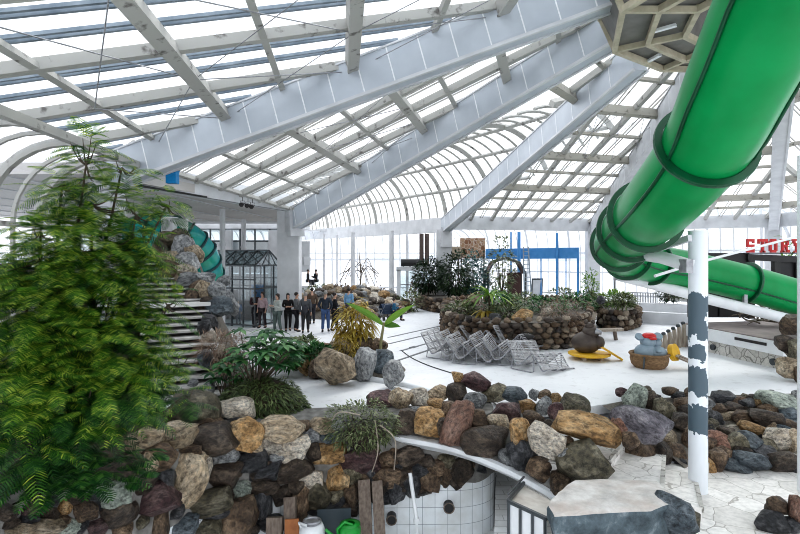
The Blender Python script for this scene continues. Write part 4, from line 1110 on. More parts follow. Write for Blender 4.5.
u = 2.75 * 23.8 / FPX
for k, ch in enumerate('STORY'):
    m = MB(); x0 = k * 11.4 * 23.8 / FPX
    for (x, z, x2, z2) in LET[ch]:
        sc_ = 9.8 * 23.8 / FPX / 5.3; sz = 13.5 * 23.8 / FPX / 5
        m.box((x0 + (x + x2) / 2 * sc_, 0, (z + z2) / 2 * sz), ((x2 - x) * sc_, .12, (z2 - z) * sz))
    m.build('letter', MAT['red'], sg)
m = MB(); m.box((1.3, .03, -.03), (2.8, .06, .05)); m.build('rail', MAT['black'], sg)
# bare branches heaped under the slide, shrub on the frame
# picket fence of driftwood posts
pf = thing('picket_fence', 'row of grey driftwood pickets stepping up toward the stage', 'fence', (0, 0, 0))
for k in range(7):
    t = k / 6; bpos = F(655 + 29 * t, 349 - 2 * t); hgt = (EYE - (340 - 16 * t - HZ) * bpos.y / FPX)
    m = MB(); m.tube([bpos, bpos + V((.02, 0, hgt * .5)), bpos + V((0, .01, hgt))], [.095, .10, .085], 8); pk = m.build('picket', MAT['palewood'], pf)
    m = MB(); m.ball(bpos + V((-.05, 0, hgt + .04)), (.10, .08, .08), 8); m.build('picket_cap', MAT['darkmetal'], pk)
# basket with grey figure
bk = F(656, 370); 
b_ = thing('wicker_basket', 'round brown wicker basket standing on the white plaza', 'basket', (bk.x, bk.y + .5, 0))
m = MB(); m.lathe((0, 0, 0), [(.50, 0), (.60, .12), (.64, .3), (.62, .42), (.66, .46), (.60, .50), (.56, .44), (.54, .12), (0, .1)], 28, False); m.build('bowl', MAT['wicker'], b_)
m = MB(); m.tube([V((.64 * math.cos(a), .64 * math.sin(a), .47)) for a in [2 * math.pi * k / 28 for k in range(28)]], .05, 6, closed=True); m.build('rim', MAT['wicker'], b_)
m = MB(); m.tube([V((-.42, -.48, .03)), V((-.42, -.55, .45))], .03, 6); m.build('strap', MAT['darkmetal'], b_)
fg = thing('animal_figure', 'grey animal figure with red cap lying in the wicker basket', 'figure', (bk.x, bk.y + .5, .12))
m = MB(); m.ball((-.12, 0, .42), (.40, .32, .30), 14); m.ball((.22, -.12, .42), (.34, .24, .22), 14); m.ball((-.05, 0, .78), (.27, .25, .23), 14); m.ball((.28, .1, .70), (.20, .18, .22), 12); m.ball((.2, -.3, .5), (.14, .1, .1), 10)
m.build('body', MAT['greyfig'], fg)
for x, z in ((-.36, .98), (.30, 1.0)):
    m = MB(); m.tube([V((x, 0, z - .06)), V((x, -.05, z))], [.15, .15], 12); m.build('ear', MAT['greyfig'], fg)
m = MB(); m.ball((-.02, -.02, .98), (.25, .22, .12), 12); m.ball((.02, -.24, .92), (.14, .12, .05), 10); m.build('cap', MAT['red'], fg)
sn = thing('yellow_slide', 'small yellow disc slide with pale plank leaning on the wicker basket', 'slide', (bk.x + .85, bk.y + .4, 0))
m = MB(); m.tube([V((-.1, .02, .52)), V((0.0, -.10, .56))], [.30, .30], 18); m.build('disc', MAT['yellow'], sn)
m = MB(); m.bar(V((0, -.1, .46)), V((.78, -.60, .12)), .34, .05); m.build('plank', MAT['palewood'], sn)
m = MB(); m.bar(V((.1, -.02, .42)), V((.78, -.46, .10)), .04, .12); m.bar(V((0, -.28, .42)), V((.74, -.72, .10)), .04, .12); m.build('side_rail', MAT['wood'], sn)
# brown figure on yellow raft
bd = F(593, 361)
rf = thing('yellow_raft', 'yellow wooden disc raft with a sloping beak board on the plaza', 'raft', (bd.x, bd.y + .4, 0))
m = MB(); m.lathe((0, 0, .14), [(.0, 0), (.70, 0), (.78, .04), (.78, .09), (.0, .1)], 26, False); m.build('disc', MAT['yellow'], rf)
for a in (.4, 2.2, 4.0, 5.4):
    m = MB(); m.box((.5 * math.cos(a), .5 * math.sin(a), .07), (.14, .14, .16)); m.build('foot', MAT['palewood'], rf)
m = MB(); m.bar(V((.35, -.2, .52)), V((1.1, -.35, .05)), .30, .07); m.build('beak_board', MAT['yellow'], rf)
fb = thing('animal_figure', 'dark brown plump animal figure sitting on the yellow disc raft', 'figure', (bd.x, bd.y + .45, .24))
m = MB(); m.ball((-.1, 0, .38), (.56, .46, .42), 16); m.ball((.06, -.05, .78), (.32, .30, .26), 14); m.ball((.0, -.08, 1.02), (.18, .17, .14), 10); m.ball((.3, -.25, .42), (.22, .2, .25), 10); m.build('body', MAT['brownfig'], fb)
for x in (-.12, .14):
    m = MB(); m.ball((x, -.06, 1.16), (.08, .06, .10), 8); m.build('ear', MAT['brownfig'], fb)
m = MB(); m.tube([V((.16, -.3, .86)), V((.34, -.42, .80))], [.12, .07], 10); m.build('muzzle', MAT['greymetal'], fb)
# driftwood bench
be = F(603, 340)
bn = thing('driftwood_bench', 'rough driftwood bench with leaning plank behind the brown figure', 'bench', (be.x, be.y, 0))
m = MB(); m.bar(V((-.9, .1, .42)), V((.9, -.05, .50)), .36, .12); m.build('seat', MAT['palewood'], bn)
m = MB(); m.bar(V((-.75, .3, .05)), V((-.28, .2, 1.25)), .2, .1, (0, 1, 0)); m.bar(V((-.2, .3, .4)), V((-.62, .25, 1.0)), .16, .08, (0, 1, 0)); m.build('leaning_plank', MAT['palewood'], bn)
for x in (-.6, .6):
    m = MB(); m.bar(V((x, 0, 0)), V((x * .9, .02, .44)), .12, .16, (0, 1, 0)); m.build('leg', MAT['wood'], bn)
# kiosk, chimneys
kk = thing('kiosk', 'small white kiosk with glazed lower panels below the twin dark flues', 'kiosk', P(418, 254, 48) * 1)
kk.location.z = 0
m = MB(); m.box((-.3, 0, 2.7), (3.3, 2.2, .35)); m.box((-1.75, 0, 1.3), (.35, 2.2, 2.6)); m.box((1.2, 0, 1.3), (.3, 2.2, 2.6)); m.build('body', MAT['paint'], kk)
m = MB(); m.quad((-1.6, -.9, .1), (1.1, -.9, .1), (1.1, -.9, 2.55), (-1.6, -.9, 2.55)); m.build('glass_panel', MAT['darkglass'], kk)
m = MB()
for x in (-1.0, -.3, .4): m.box((x, -.92, 1.3), (.07, .06, 2.5))
m.box((-.2, -.92, 1.3), (2.8, .06, .08)); m.build('frame', MAT['greymetal'], kk)
for k, px in enumerate((421.5, 427)):
    a = P(px, 254, 47.5); t = thing('flue_pipe', ('dark flue pipe above the kiosk, nearer the white cabinet side' if k == 0 else 'dark flue pipe above the kiosk, nearer the white column'), 'flue pipe', (a.x, a.y, 2.9))
    m = MB(); m.cyl((0, 0, 0), (0, 0, 2.9), .2, 12); m.build('pipe', M_plain('flue_brown', (.10, .07, .06), .5), t); m = MB(); m.cyl((0, 0, 0), (0, 0, .2), .28, 12); m.build('collar', MAT['darkmetal'], t)
a = P(410, 258, 47); t = thing('kiosk_grill', 'black grill hood lying along the kiosk roof beside the flues', 'grill', (a.x, a.y, 2.88))
m = MB(); m.tube([V((-.8, 0, .35)), V((.9, 0, .35))], .33, 14); m.build('hood', MAT['black'], t); m = MB()
for x in (-.6, 0, .6): m.box((x, 0, .08), (.1, .4, .2))
m.build('foot', MAT['darkmetal'], t)
# lattice screen and small house left of blue windows
a = P(472.5, 250, 47); t = thing('lattice_screen', 'rust brown speckled lattice screen above the blue green tree', 'screen', (a.x, a.y, 0))
m = MB(); m.box((0, 0, 4.5), (2.2, .1, 1.8)); m.build('panel', M_crazy('rust_lattice', 3.2, (.22, .10, .05), (.42, .28, .18), (.62, .55, .48), .05), t)
for x in (-1, 1):
    m = MB(); m.box((x, 0, 2.2), (.1, .1, 4.4)); m.build('post', MAT['wood'], t)
a = P(454, 253, 46); t = thing('tan_panel', 'plain tan board panel fixed between column and lattice screen', 'panel', (a.x, a.y, 0))
m = MB(); m.box((0, 0, 4.1), (1.25, .1, 1.1)); m.build('board', M_plain('tan_board', (.42, .35, .27), .8), t); 
for x in (-.4, .4):
    m = MB(); m.box((x, 0, 1.8), (.1, .1, 3.6)); m.build('post', MAT['wood'], t)
a = P(505, 258, 46); t = thing('garden_shed', 'dark domed frame shed behind the pale green tree by the blue posts', 'shed', (a.x, a.y, 0))
m = MB()
for y in (-.8, .8): m.tube([V((-1.6, y, 0)), V((-1.6, y, 2.4)), V((-1.1, y, 3.3)), V((0, y, 3.7)), V((1.1, y, 3.3)), V((1.6, y, 2.4)), V((1.6, y, 0))], .08, 6)
m.build('frame', MAT['darkmetal'], t); m = MB(); m.grid(lambda u, v: V((-1.55 * math.cos(math.pi * u), -.8 + 1.6 * v, 2.3 + 1.3 * math.sin(math.pi * u))), 12, 1); m.box((.9, .5, 1.2), (1.2, .1, 2.4)); m.build('cover', M_plain('shed_brown', (.09, .045, .04), .8), t)
a = P(533, 254, 43.5); ld = thing('stepladder', 'pale blue aluminium stepladder standing by the blue window posts', 'stepladder', (a.x - .4, a.y, 0), .3)
m = MB()
for x in (-.28, .28): m.bar(V((x * 1.2, 0, 0)), V((x * .8, .35, 4.6)), .06, .09, (1, 0, 0))
m.build('rail', MAT['alu'], ld); m = MB()
for k in range(12): m.bar(V((-.3, .03 * k, .35 * (k + 1))), V((.3, .03 * k, .35 * (k + 1))), .05, .06)
m.build('rung', MAT['alu'], ld)
a = F(537, 299); fr = thing('sandwich_board', 'grey framed sandwich board leaning by the far blue windows', 'board', (a.x, a.y, 0))
m = MB(); m.box((0, 0, 1.0), (1.0, .06, 1.7), (.12, 0, 0)); m.build('frame', MAT['darkmetal'], fr); m = MB(); m.box((0, -.06, 1.0), (.8, .04, 1.4), (.12, 0, 0)); m.build('panel', MAT['paint'], fr)
# low white railing and benches in front of the far right windows
rl = thing('terrace_railing', 'white upright bar railing behind the far low wall', 'railing', (0, 0, 0))
a, b = F(631, 310), F(657, 311); m = MB(); m.bar(a + V((0, 0, 1.25)), b + V((0, 0, 1.25)), .06, .07); m.bar(a + V((0, 0, .15)), b + V((0, 0, .15)), .06, .06); m.build('handrail', MAT['greymetal'], rl)
m = MB()
for k in range(17): p_ = lerp(a, b, k / 16); m.cyl(p_, p_ + V((0, 0, 1.25)), .03, 6)
m.build('baluster', MAT['greymetal'], rl)
m = MB(); m.bar(F(628, 322, 0) + V((0, 0, .33)), F(697, 326, 0) + V((0, 0, .33)), .5, .66); m.bar(F(640, 312, 0) + V((0, 0, .3)), F(697, 315, 0) + V((0, 0, .3)), .5, .7)
tag(m.build('low_wall', MAT['paint']), 'low white wall stepped in two tiers beyond the picket fence', 'wall', None, 'structure')
m = MB(); m.bar(F(648, 322) + V((0, -.3, .5)), F(661, 322) + V((0, -.3, .5)), .04, .12); tag(m.build('wall_slot', MAT['black']), 'narrow dark slot in the far low white wall', 'slot')
# white pots on the low wall, and an outdoor white table
for k, (px, py) in enumerate([(668, 306), (676, 307), (684, 307), (690, 308)]):
    a = F(px, py + 4); t = thing('flower_pot', f'white stone flower pot on the far low wall, {ORD[k]} from the railing', 'flower pot', (a.x, a.y, .66), 0, 'white pots on the far low wall')
    m = MB(); m.lathe((0, 0, 0), [(.22, 0), (.34, .3), (.38, .5), (.33, .5), (.25, .2)], 14); m.build('pot', MAT['concrete'], t)
# white notice boards near the stage
# ================================================================ plants
def leaf(m, base, d, L, W, up=V((0, 0, 1)), droop=.3, fold=.15, n=3):
    d = V(d).normalized(); side = d.cross(up)
    if side.length < .01: side = V((1, 0, 0))
    side.normalize(); u = side.cross(d).normalized()
    prof = {2: (0, 1, 0), 3: (.25, 1, .62, 0), 4: (.2, .85, 1, .6, 0), 6: (.25, .8, 1, .95, .75, .45, 0)}[n]
    vs = []
    for k in range(n + 1):
        t = k / n; c = base + d * (L * t) - V((0, 0, 1)) * (droop * L * t * t)
        ww = W * prof[k] / 2
        vs += [c - side * ww + u * (fold * ww), c - u * (0), c + side * ww + u * (fold * ww)]
    fs = []
    for k in range(n):
        a = 3 * k; fs += [(a, a + 1, a + 4, a + 3), (a + 1, a + 2, a + 5, a + 4)]
    m.add(vs, fs)
def frond(m, base, d, L, rnd, pairs=11, pl=.16, droop=.5, w=.032):
    """feathery twice-divided leaf: pairs of narrow toothed pinnae on a drooping stalk"""
    d = V(d).normalized(); side = d.cross(V((0, 0, 1)))
    if side.length < .05: side = V((1, 0, 0))
    side.normalize()
    tilt = rnd.uniform(-.5, .5); 
    prev = None
    for k in range(pairs + 1):
        t = (k + .6) / (pairs + 1); c = base + d * (L * t) - V((0, 0, droop * L * t * t))
        tang = (d - V((0, 0, 2 * droop * t))).normalized(); up = side.cross(tang).normalized()
        ll = pl * (.35 + .9 * math.sin(math.pi * min(1, .15 + t * .85)))
        for s in (-1, 1):
            dd = (side * s * .86 + tang * .5 + up * (tilt * s * .3 + .05)).normalized()
            wv = tang * (w * .5); e = c + dd * ll - V((0, 0, ll * .22))
            mid = c + dd * (ll * .5) - V((0, 0, ll * .05))
            m.add([c - wv * .6, c + wv * .6, mid + wv, mid - wv, e + wv * .35, e - wv * .35], [(0, 1, 2, 3), (3, 2, 4, 5)])
def twig(m, a, b, r, sag=0.0, n=4):
    pts = [lerp(a, b, k / n) + V((0, 0, -sag * math.sin(math.pi * k / n))) for k in range(n + 1)]
    m.tube(pts, [r * (1 - .7 * k / n) for k in range(n + 1)], 5, cap=False)

# ---- the big ferny tree on the left
rnd = random.Random(11)
root = F(70, 455, .35); root.y = 9.6; root = P(72, 440, 9.6); root.z = .7
tree = thing('mimosa_tree', 'big ferny green tree filling the left side above the rock wall', 'tree', (root.x, root.y, root.z))
blobs = [(86, 165, 9.4, 13, 32, 40), (92, 205, 9.4, 32, 26, 90), (85, 252, 9.1, 52, 36, 260), (58, 292, 8.8, 60, 42, 300), (110, 290, 9.3, 40, 46, 230), (28, 330, 8.3, 50, 48, 280), (90, 348, 8.8, 62, 46, 360), (24, 396, 7.8, 46, 36, 190), (88, 396, 8.3, 56, 30, 210), (140, 330, 9.6, 16, 46, 34), (134, 378, 9.2, 28, 26, 46),
         (18, 265, 8.4, 26, 24, 40), (167, 205, 10.4, 11, 18, 22), (136, 215, 9.9, 16, 26, 36), (168, 305, 9.9, 12, 18, 14), (30, 440, 7.6, 36, 24, 50), (118, 412, 8.6, 28, 18, 40), (40, 232, 8.7, 30, 12, 26), (178, 366, 9.7, 13, 16, 8), (122, 168, 9.6, 16, 10, 14), (62, 185, 9.5, 18, 12, 16), (186, 395, 9.8, 12, 10, 10), (142, 255, 9.7, 16, 20, 34)]
mA, mB_, mS = MB(), MB(), MB(); centers = []
for (px, py, Y, rx, rz_, n) in blobs:
    c = P(px, py, Y); RX, RZ = rx * Y / FPX, rz_ * Y / FPX; RY = RX * .8; centers.append((c, RX, RZ))
    for k in range(int(n * 1.12)):
        while True:
            q = V((rnd.uniform(-1, 1), rnd.uniform(-1, 1), rnd.uniform(-1, 1)))
            if .15 < q.length < 1: break
        if rnd.random() < .6: q = q.normalized() * rnd.uniform(.72, 1.05)
        p = c + V((q.x * RX, q.y * RY, q.z * RZ))
        d = V((q.x * 1.0 + rnd.uniform(-.6, .6), q.y + rnd.uniform(-.6, .6) - .2, q.z * .25 + rnd.uniform(-.15, .3)))
        inner = q.length < .5 or q.z < -.6 or p.y > c.y + RY * .6 or (p.z < 1.9 and rnd.random() < .6)  # fronds inside, below and behind take the shade-darkened leaf colour
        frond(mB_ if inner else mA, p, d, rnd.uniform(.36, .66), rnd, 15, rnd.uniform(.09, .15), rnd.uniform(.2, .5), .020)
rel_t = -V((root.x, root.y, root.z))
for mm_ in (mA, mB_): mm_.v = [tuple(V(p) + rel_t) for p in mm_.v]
mA.build('foliage', LEAF['mimosa'], tree, label='bright outer sprays of feathery leaves'); mB_.build('foliage', LEAF['mimosadark'], tree, label='inner feathery leaves with shade put into their colour')
mt = MB()
for (c, RX, RZ) in centers:
    top_ = c + rel_t; base_ = V((rnd.uniform(-.25, .25), rnd.uniform(-.2, .2), -.1))
    midp = lerp(base_, top_, .5) + V((rnd.uniform(-.3, .3), rnd.uniform(-.2, .2), -.15))
    mt.tube(catmull([base_, midp, top_], 5), [.055 - .004 * k for k in range(11)], 6)
    for k in range(7):
        e = top_ + V((rnd.uniform(-1, 1) * RX, rnd.uniform(-1, 1) * RX * .7, rnd.uniform(-.9, .9) * RZ)); twig(mt, top_, e, .018, .08)
mt.build('trunk', MAT['bark'], tree)
# undergrowth below it
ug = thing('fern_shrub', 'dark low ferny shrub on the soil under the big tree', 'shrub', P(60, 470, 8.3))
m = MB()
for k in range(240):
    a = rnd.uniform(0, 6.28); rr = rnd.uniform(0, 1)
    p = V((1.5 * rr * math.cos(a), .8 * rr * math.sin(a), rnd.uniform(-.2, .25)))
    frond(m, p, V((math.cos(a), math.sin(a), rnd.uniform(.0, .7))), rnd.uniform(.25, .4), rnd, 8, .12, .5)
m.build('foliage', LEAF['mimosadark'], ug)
m = MB()
for k in range(14): a = 6.28 * k / 14; twig(m, V((0, 0, -.35)), V((.9 * math.cos(a), .5 * math.sin(a), .1)), .015)
m.build('stem', MAT['bark'], ug)

def bush(name, label, cat, loc, rx, ry, rz_, n, L, W, mat, seed, stems=8, group=None, droop=.3, updir=.3, shell=.6, stemmat='bark', lf=3):
    rnd = random.Random(seed); t = thing(name, label, cat, loc, 0, group); m = MB()
    for k in range(n):
        while True:
            q = V((rnd.uniform(-1, 1), rnd.uniform(-1, 1), rnd.uniform(-.9, 1)))
            if q.length < 1: break
        if rnd.random() < shell: q = q.normalized() * rnd.uniform(.8, 1.05)
        p = V((q.x * rx, q.y * ry, rz_ + q.z * rz_))
        bump_ = 1 + .25 * noise.noise(p * (1.6 / max(rx, .2)) + V((seed, 0, 0))); p = V((p.x * bump_, p.y * bump_, p.z * bump_))
        d = V((q.x + rnd.uniform(-.7, .7), q.y + rnd.uniform(-.7, .7), q.z * .5 + updir + rnd.uniform(-.4, .4)))
        leaf(m, p, d, L * rnd.uniform(.6, 1.2), W * rnd.uniform(.7, 1.2), V((rnd.uniform(-.4, .4), rnd.uniform(-.4, .4), 1)), droop, .2, lf)
    m.build('foliage', LEAF[mat], t)
    m = MB()
    for k in range(stems):
        a = 6.28 * k / stems + rnd.uniform(-.3, .3); f = rnd.uniform(.3, .8)
        twig(m, V((0, 0, 0)), V((rx * f * math.cos(a), ry * f * math.sin(a), rz_ * rnd.uniform(.8, 1.6))), .02 + .01 * rz_)
    m.build('stem', MAT[stemmat], t)
    return t
def rosette(name, label, cat, loc, n, L, W, mat, seed, trunk=.3, up=(.2, 1.0), droop=.5, group=None, tr=.05):
    rnd = random.Random(seed); t = thing(name, label, cat, loc, 0, group); m = MB()
    for k in range(n):
        a = 6.28 * k * .382 + rnd.uniform(-.2, .2); el = rnd.uniform(*up)
        leaf(m, V((0, 0, trunk)), V((math.cos(a), math.sin(a), el * 1.3)), L * rnd.uniform(.75, 1.1), W * rnd.uniform(.8, 1.1), V((0, 0, 1)), droop * rnd.uniform(.5, 1.2), .25, 6)
    m.build('foliage', LEAF[mat], t)
    m = MB(); m.tube([V((0, 0, -.05)), V((.03, 0, trunk * .5)), V((0, 0, trunk + .05))], [tr * 1.3, tr, tr * .8], 8); m.build('trunk', MAT['bark'], t)
    return t
def umbrella_plant(name, label, loc, n, H_, mat, seed, spread=.8, L=.45, W=.20, fingers=7):
    """stems ending in a whorl of broad leaves"""
    rnd = random.Random(seed); t = thing(name, label, 'plant', loc); m = MB(); ms = MB()
    for k in range(n):
        a = rnd.uniform(0, 6.28); r_ = spread * math.sqrt(rnd.random())
        tip = V((r_ * math.cos(a), r_ * math.sin(a), H_ * rnd.uniform(.45, 1.0) * (1 - .35 * (r_ / spread) ** 2)))
        twig(ms, V((.15 * math.cos(a), .15 * math.sin(a), 0)), tip, .018, -.05)
        for j in range(fingers):
            b_ = 6.28 * j / fingers + a; leaf(m, tip, V((math.cos(b_) + .4 * math.cos(a), math.sin(b_) + .4 * math.sin(a), rnd.uniform(-.1, .35))), L * rnd.uniform(.7, 1.1), W * rnd.uniform(.8, 1.1), V((0, 0, 1)), .35, .12, 4)
    m.build('foliage', LEAF[mat], t); ms.build('stem', MAT['bark'], t); return t
def dome(name, label, cat, loc, rx, ry, rz_, mat, n, L, W, seed, core='soil'):
    """low mound covered with short hanging leaves"""
    rnd = random.Random(seed); t = thing(name, label, cat, loc); m = MB()
    for k in range(n):
        a = rnd.uniform(0, 6.28); e = math.asin(rnd.uniform(.0, 1)); 
        q = V((math.cos(a) * math.cos(e), math.sin(a) * math.cos(e), math.sin(e)))
        f = 1 + .12 * noise.noise(q * 2.5 + V((seed, 0, 0))); p = V((q.x * rx, q.y * ry, q.z * rz_)) * f
        leaf(m, p, V((q.x + rnd.uniform(-.8, .8), q.y + rnd.uniform(-.8, .8), q.z * .4 - .3 + rnd.uniform(-.4, .4))), L * rnd.uniform(.6, 1.3), W, V((q.x, q.y, q.z + .1)), .4, .1, 2)
    m.build('foliage', LEAF[mat], t)
    m = MB(); m.ball((0, 0, 0), (rx * .97, ry * .97, rz_ * .97), 18); m.build('soil_core', MAT[core], t)
    return t
# ---- broad leaved plant and its ground cover mound beside the plaza
c = F(262, 424); c.y = 13.6; c = V(((262 - 400) * 13.6 / FPX, 13.6, 0))
dome('ground_cover', 'rounded mound of grey green trailing ground cover beside the white plaza floor', 'ground cover', (c.x, c.y, 0), 1.05, .9, .85, 'moss', 3600, .17, .035, 3)
umbrella_plant('umbrella_plant', 'broad leaved green umbrella plant growing on the ground cover mound', (c.x - .2, c.y + .1, .6), 46, 1.55, 'broad', 21, 1.15, .40, .15, 7)
c = P(228, 372, 14.2); umbrella_plant('umbrella_plant', 'smaller broad leaved plant between the stair rocks and the mound', (c.x, c.y, .2), 20, 1.1, 'broad', 23, .55, .34, .13, 6)
c = P(222, 345, 15.5); bush('dry_bush', 'bushy dry brown grass tuft on the rocks beside the stairs', 'bush', (c.x, c.y, max(0, c.z - .5)), .75, .6, .42, 1300, .34, .018, 'dry', 5, 12, None, .4, .1)
# ---- boulder planter with the yellowing plant and the banana plant
pl = thing('rock_planter', 'boulder edged planter holding the banana and the yellowing plant', 'planter', (0, 0, 0))
pc = F(360, 392); pc = V((-1.05, 18.0, 0))
m = MB(); m.grid(lambda u, v: V((-1.55 + (1.75 * v) * math.cos(6.2832 * u), 18.4 + 1.5 * v * math.sin(6.2832 * u), (.62 * (1 - v ** 3)) + .06 * noise.noise(V((u * 6, v * 3, 0))) * v)), 28, 8); m.build('soil_bed', MAT['gravel'], pl)
EB = [(345, 40, 120, 92, 'tan', 14), (395, -5, 50, 40, 'brown'), (295, 35, 60, 66, 'brown'), (430, 30, 64, 90, 'grey'), (482, 27, 60, 70, 'slate blue'), (516, 57, 58, 74, 'grey'), (252, 30, 46, 62, 'ochre'), (232, 20, 40, 50, 'brown'), (205, 10, 44, 40, 'tan'), (320, -8, 66, 44, 'reddish'), (275, -2, 40, 36, 'tan'), (365, -22, 70, 44, 'tan'), (425, -30, 60, 40, 'brown'), (180, 15, 40, 50, 'tan'), (150, 0, 46, 44, 'dark brown'), (470, -20, 50, 50, 'brown')]
field(EB, 2.963, 220, 354, lambda px, py, h: min(FPX * EYE / (py + h / 2 - HZ), 18.6), 'banana planter', lambda a, b: 'front edge' if b > 358 else 'upper edge', 'boulders edging the banana planter', 1.15)
c = P(381, 344, 18.3); bn_ = thing('banana_plant', 'young banana plant with long split green leaves in the boulder planter', 'plant', (c.x, c.y, .5))
m = MB()
for dx_, dz_, L_ in ((-1.15, .95, 1.7), (1.1, 1.0, 1.45), (.8, .1, .6)):
    leaf(m, V((.1, 0, 1.05)), V((dx_, -.2, dz_)), L_, .24, V((0, -.9, .6)), .16, .35, 6)
m.build('foliage', LEAF['bright'], bn_); m = MB(); m.tube([V((-.05, 0, -.2)), V((.0, 0, .5)), V((.1, 0, 1.15))], [.07, .05, .04], 10); m.build('trunk', M_plain('green_stem', (.25, .24, .12), .7), bn_)
c = P(355, 345, 18.9); bush('yellowing_plant', 'tall yellowing leafy plant next to the banana plant', 'plant', (c.x, c.y, .5), .60, .5, .92, 900, .36, .07, 'yellow', 31, 9, None, .7, -.1)
c = P(348, 356, 18.0); bush('yellowing_plant', 'second yellowing plant with sparse drooping stems behind the cream boulder', 'plant', (c.x - .1, c.y, .45), .36, .35, .42, 200, .28, .045, 'yellow', 33, 6, None, .7, -.1)
for k, (px, py, Y, rx, rz_, t) in enumerate([(284, 357, 17.2, .55, .36, 'green leafy shrub on the back rocks of the banana planter, nearest the mound'), (316, 354, 17.6, .5, .32, 'green leafy shrub between two brown boulders of the banana planter'), (303, 348, 18.6, .6, .32, 'pale green shrub rising behind the planter rocks before the group')]):
    c = P(px, py, Y); bush('leafy_shrub', t, 'shrub', (c.x, c.y, max(0, c.z - rz_)), rx, rx * .8, rz_, 340, .30, .11, 'broad' if k != 2 else 'mixed', 41 + k, 8)
# grey green bush hanging over the pool wall
c = P(362, 428, 12.5); bush('trailing_bush', 'grey green trailing bush growing over the boulder wall above the pool', 'bush', (c.x, c.y - .1, c.z - .45), .86, .55, .56, 2300, .13, .035, 'mixed', 51, 14, None, .3, .05, .45)
m = MB()
for k, (x0, y0, x1, y1, x2, y2) in enumerate([(375, 420, 378, 450, 372, 472), (380, 425, 395, 440, 394, 470), (360, 415, 340, 412, 332, 420)]):
    m.tube(catmull([P(x0, y0, 12.0), P(x1, y1, 11.85), P(x2, y2, 12.1)], 5), .014, 5)
tag(m.build('hanging_vine', MAT['palewood']), 'thin bare vines hanging down from the trailing bush over the pool wall', 'vine')

# ---- mid plaza planters of mortared cobbles
def cobble_wall(m, pts, h, z0=0, rnd=None, size=.34, t=.3):
    """bulging cobbles set in rows along a path"""
    L = 0; segs = []
    for a, b in zip(pts, pts[1:]): segs.append((a, b, (b - a).length))
    rows = max(1, int(h / (size * .72)))
    for r_ in range(rows):
        for a, b, l in segs:
            n = max(1, int(l / size))
            for k in range(n):
                p = lerp(a, b, (k + .5 + .5 * (r_ % 2) * .6) / n); w_ = size * rnd.uniform(.85, 1.45)
                me_ = SMALL[rnd.randrange(len(SMALL))]; c_ = p + V((rnd.uniform(-.03, .03), rnd.uniform(-.06, .04), z0 + (r_ + .5) * h / rows + rnd.uniform(-.03, .03)))
                rm = Euler((rnd.uniform(0, .5), rnd.uniform(-.5, .5), rnd.uniform(0, 6))).to_matrix(); hh = h / rows * rnd.uniform(.9, 1.35)
                m.add([c_ + (lambda q: V((q.x * w_, q.y * w_ * .8, q.z * hh)))(rm @ v_.co) for v_ in me_.vertices], [tuple(f_.vertices) for f_ in me_.polygons], True)
def M_cobble(name, cols):
    m, nt, b = node_mat(name); g = nt.nodes.new('ShaderNodeNewGeometry')
    col = ramp(nt, g.outputs['Random Per Island'], [(i / (len(cols) - 1), c) for i, c in enumerate(cols)])
    f = noise_tex(nt, coords(nt), 6, 6, .7)
    col = mixc(nt, .7, col, ramp(nt, f, [(.3, (.35, .33, .3)), (.6, (1.1, 1.1, 1.1))]), 'MULTIPLY')
    nt.links.new(col, b.inputs['Base Color']); b.inputs['Roughness'].default_value = .8; bump(nt, b, f, .8, .04); return m
MAT['cobble'] = M_cobble('cobble_mix', [(.03, .02, .015), (.12, .08, .05), (.26, .19, .13), (.05, .045, .045), (.17, .12, .08), (.42, .36, .29)])
def planter(label, outline, h, seed, soil_h=None, name='rock_planter'):
    t = thing(name, label, 'planter', (0, 0, 0)); rnd = random.Random(seed)
    pts = catmull(outline, 4); m = MB(); cobble_wall(m, pts, h, 0, rnd, .30); m.build('cobble_wall', MAT['cobble'], t)
    cen = sum(pts, V()) / len(pts); m = MB()
    m.add([p + V((0, .12, h * .82)) for p in pts], [tuple(range(len(pts)))]); m.prism([(p.x, p.y + .1) for p in pts], 0, h * .8); m.build('soil_bed', MAT['gravel'], t)
    return t
planter('large cobbled planter behind the stacked wire loungers', [F(447, 322), F(443, 330), F(452, 342), F(478, 350), F(520, 350), F(560, 349), F(584, 344), F(590, 330), F(575, 322), F(520, 318), F(475, 316), F(452, 318)], 1.35, 3)
planter('low cobbled planter before the far fence, second from the big planter', [F(600, 323), F(603, 329), F(622, 331), F(637, 328), F(636, 322), F(620, 318), F(604, 318)], 1.05, 4)
vb = thing('rock_planter', 'long planted rockery under the far vault windows behind the standing group', 'planter', (-4.0, 38.5, 0))
m = MB(); m.grid(lambda u, v: V((5.0 * v * math.cos(6.2832 * u), 6.0 * v * math.sin(6.2832 * u), 1.55 * (1 - v ** 2.5) + .3 * noise.noise(V((u * 8, v * 4, 0))) * v * (1 - v))), 40, 10); m.build('soil_bed', MAT['gravel'], vb)
rq = random.Random(77); VB = []; VY = {}
for k in range(96):
    u = .5 + .5 * rq.random() if k > 8 else rq.random(); v = .15 + .85 * math.sqrt(rq.random())
    p = V((5.0 * v * math.cos(6.2832 * u) - 4.0, 6.0 * v * math.sin(6.2832 * u) + 38.5, 1.55 * (1 - v ** 2.5) + .3 * noise.noise(V((u * 8, v * 4, 0))) * v * (1 - v) + .1))
    px, py = 400 + p.x * FPX / p.y, HZ - (p.z - EYE) * FPX / p.y; VY[(px, py)] = p.y
    VB.append((px, py, rq.uniform(6, 13), rq.uniform(5, 10), rq.choice(['brown', 'tan', 'dark brown', 'cream', 'olive', 'ochre', 'grey', 'dark brown', 'tan']), 0, 's'))
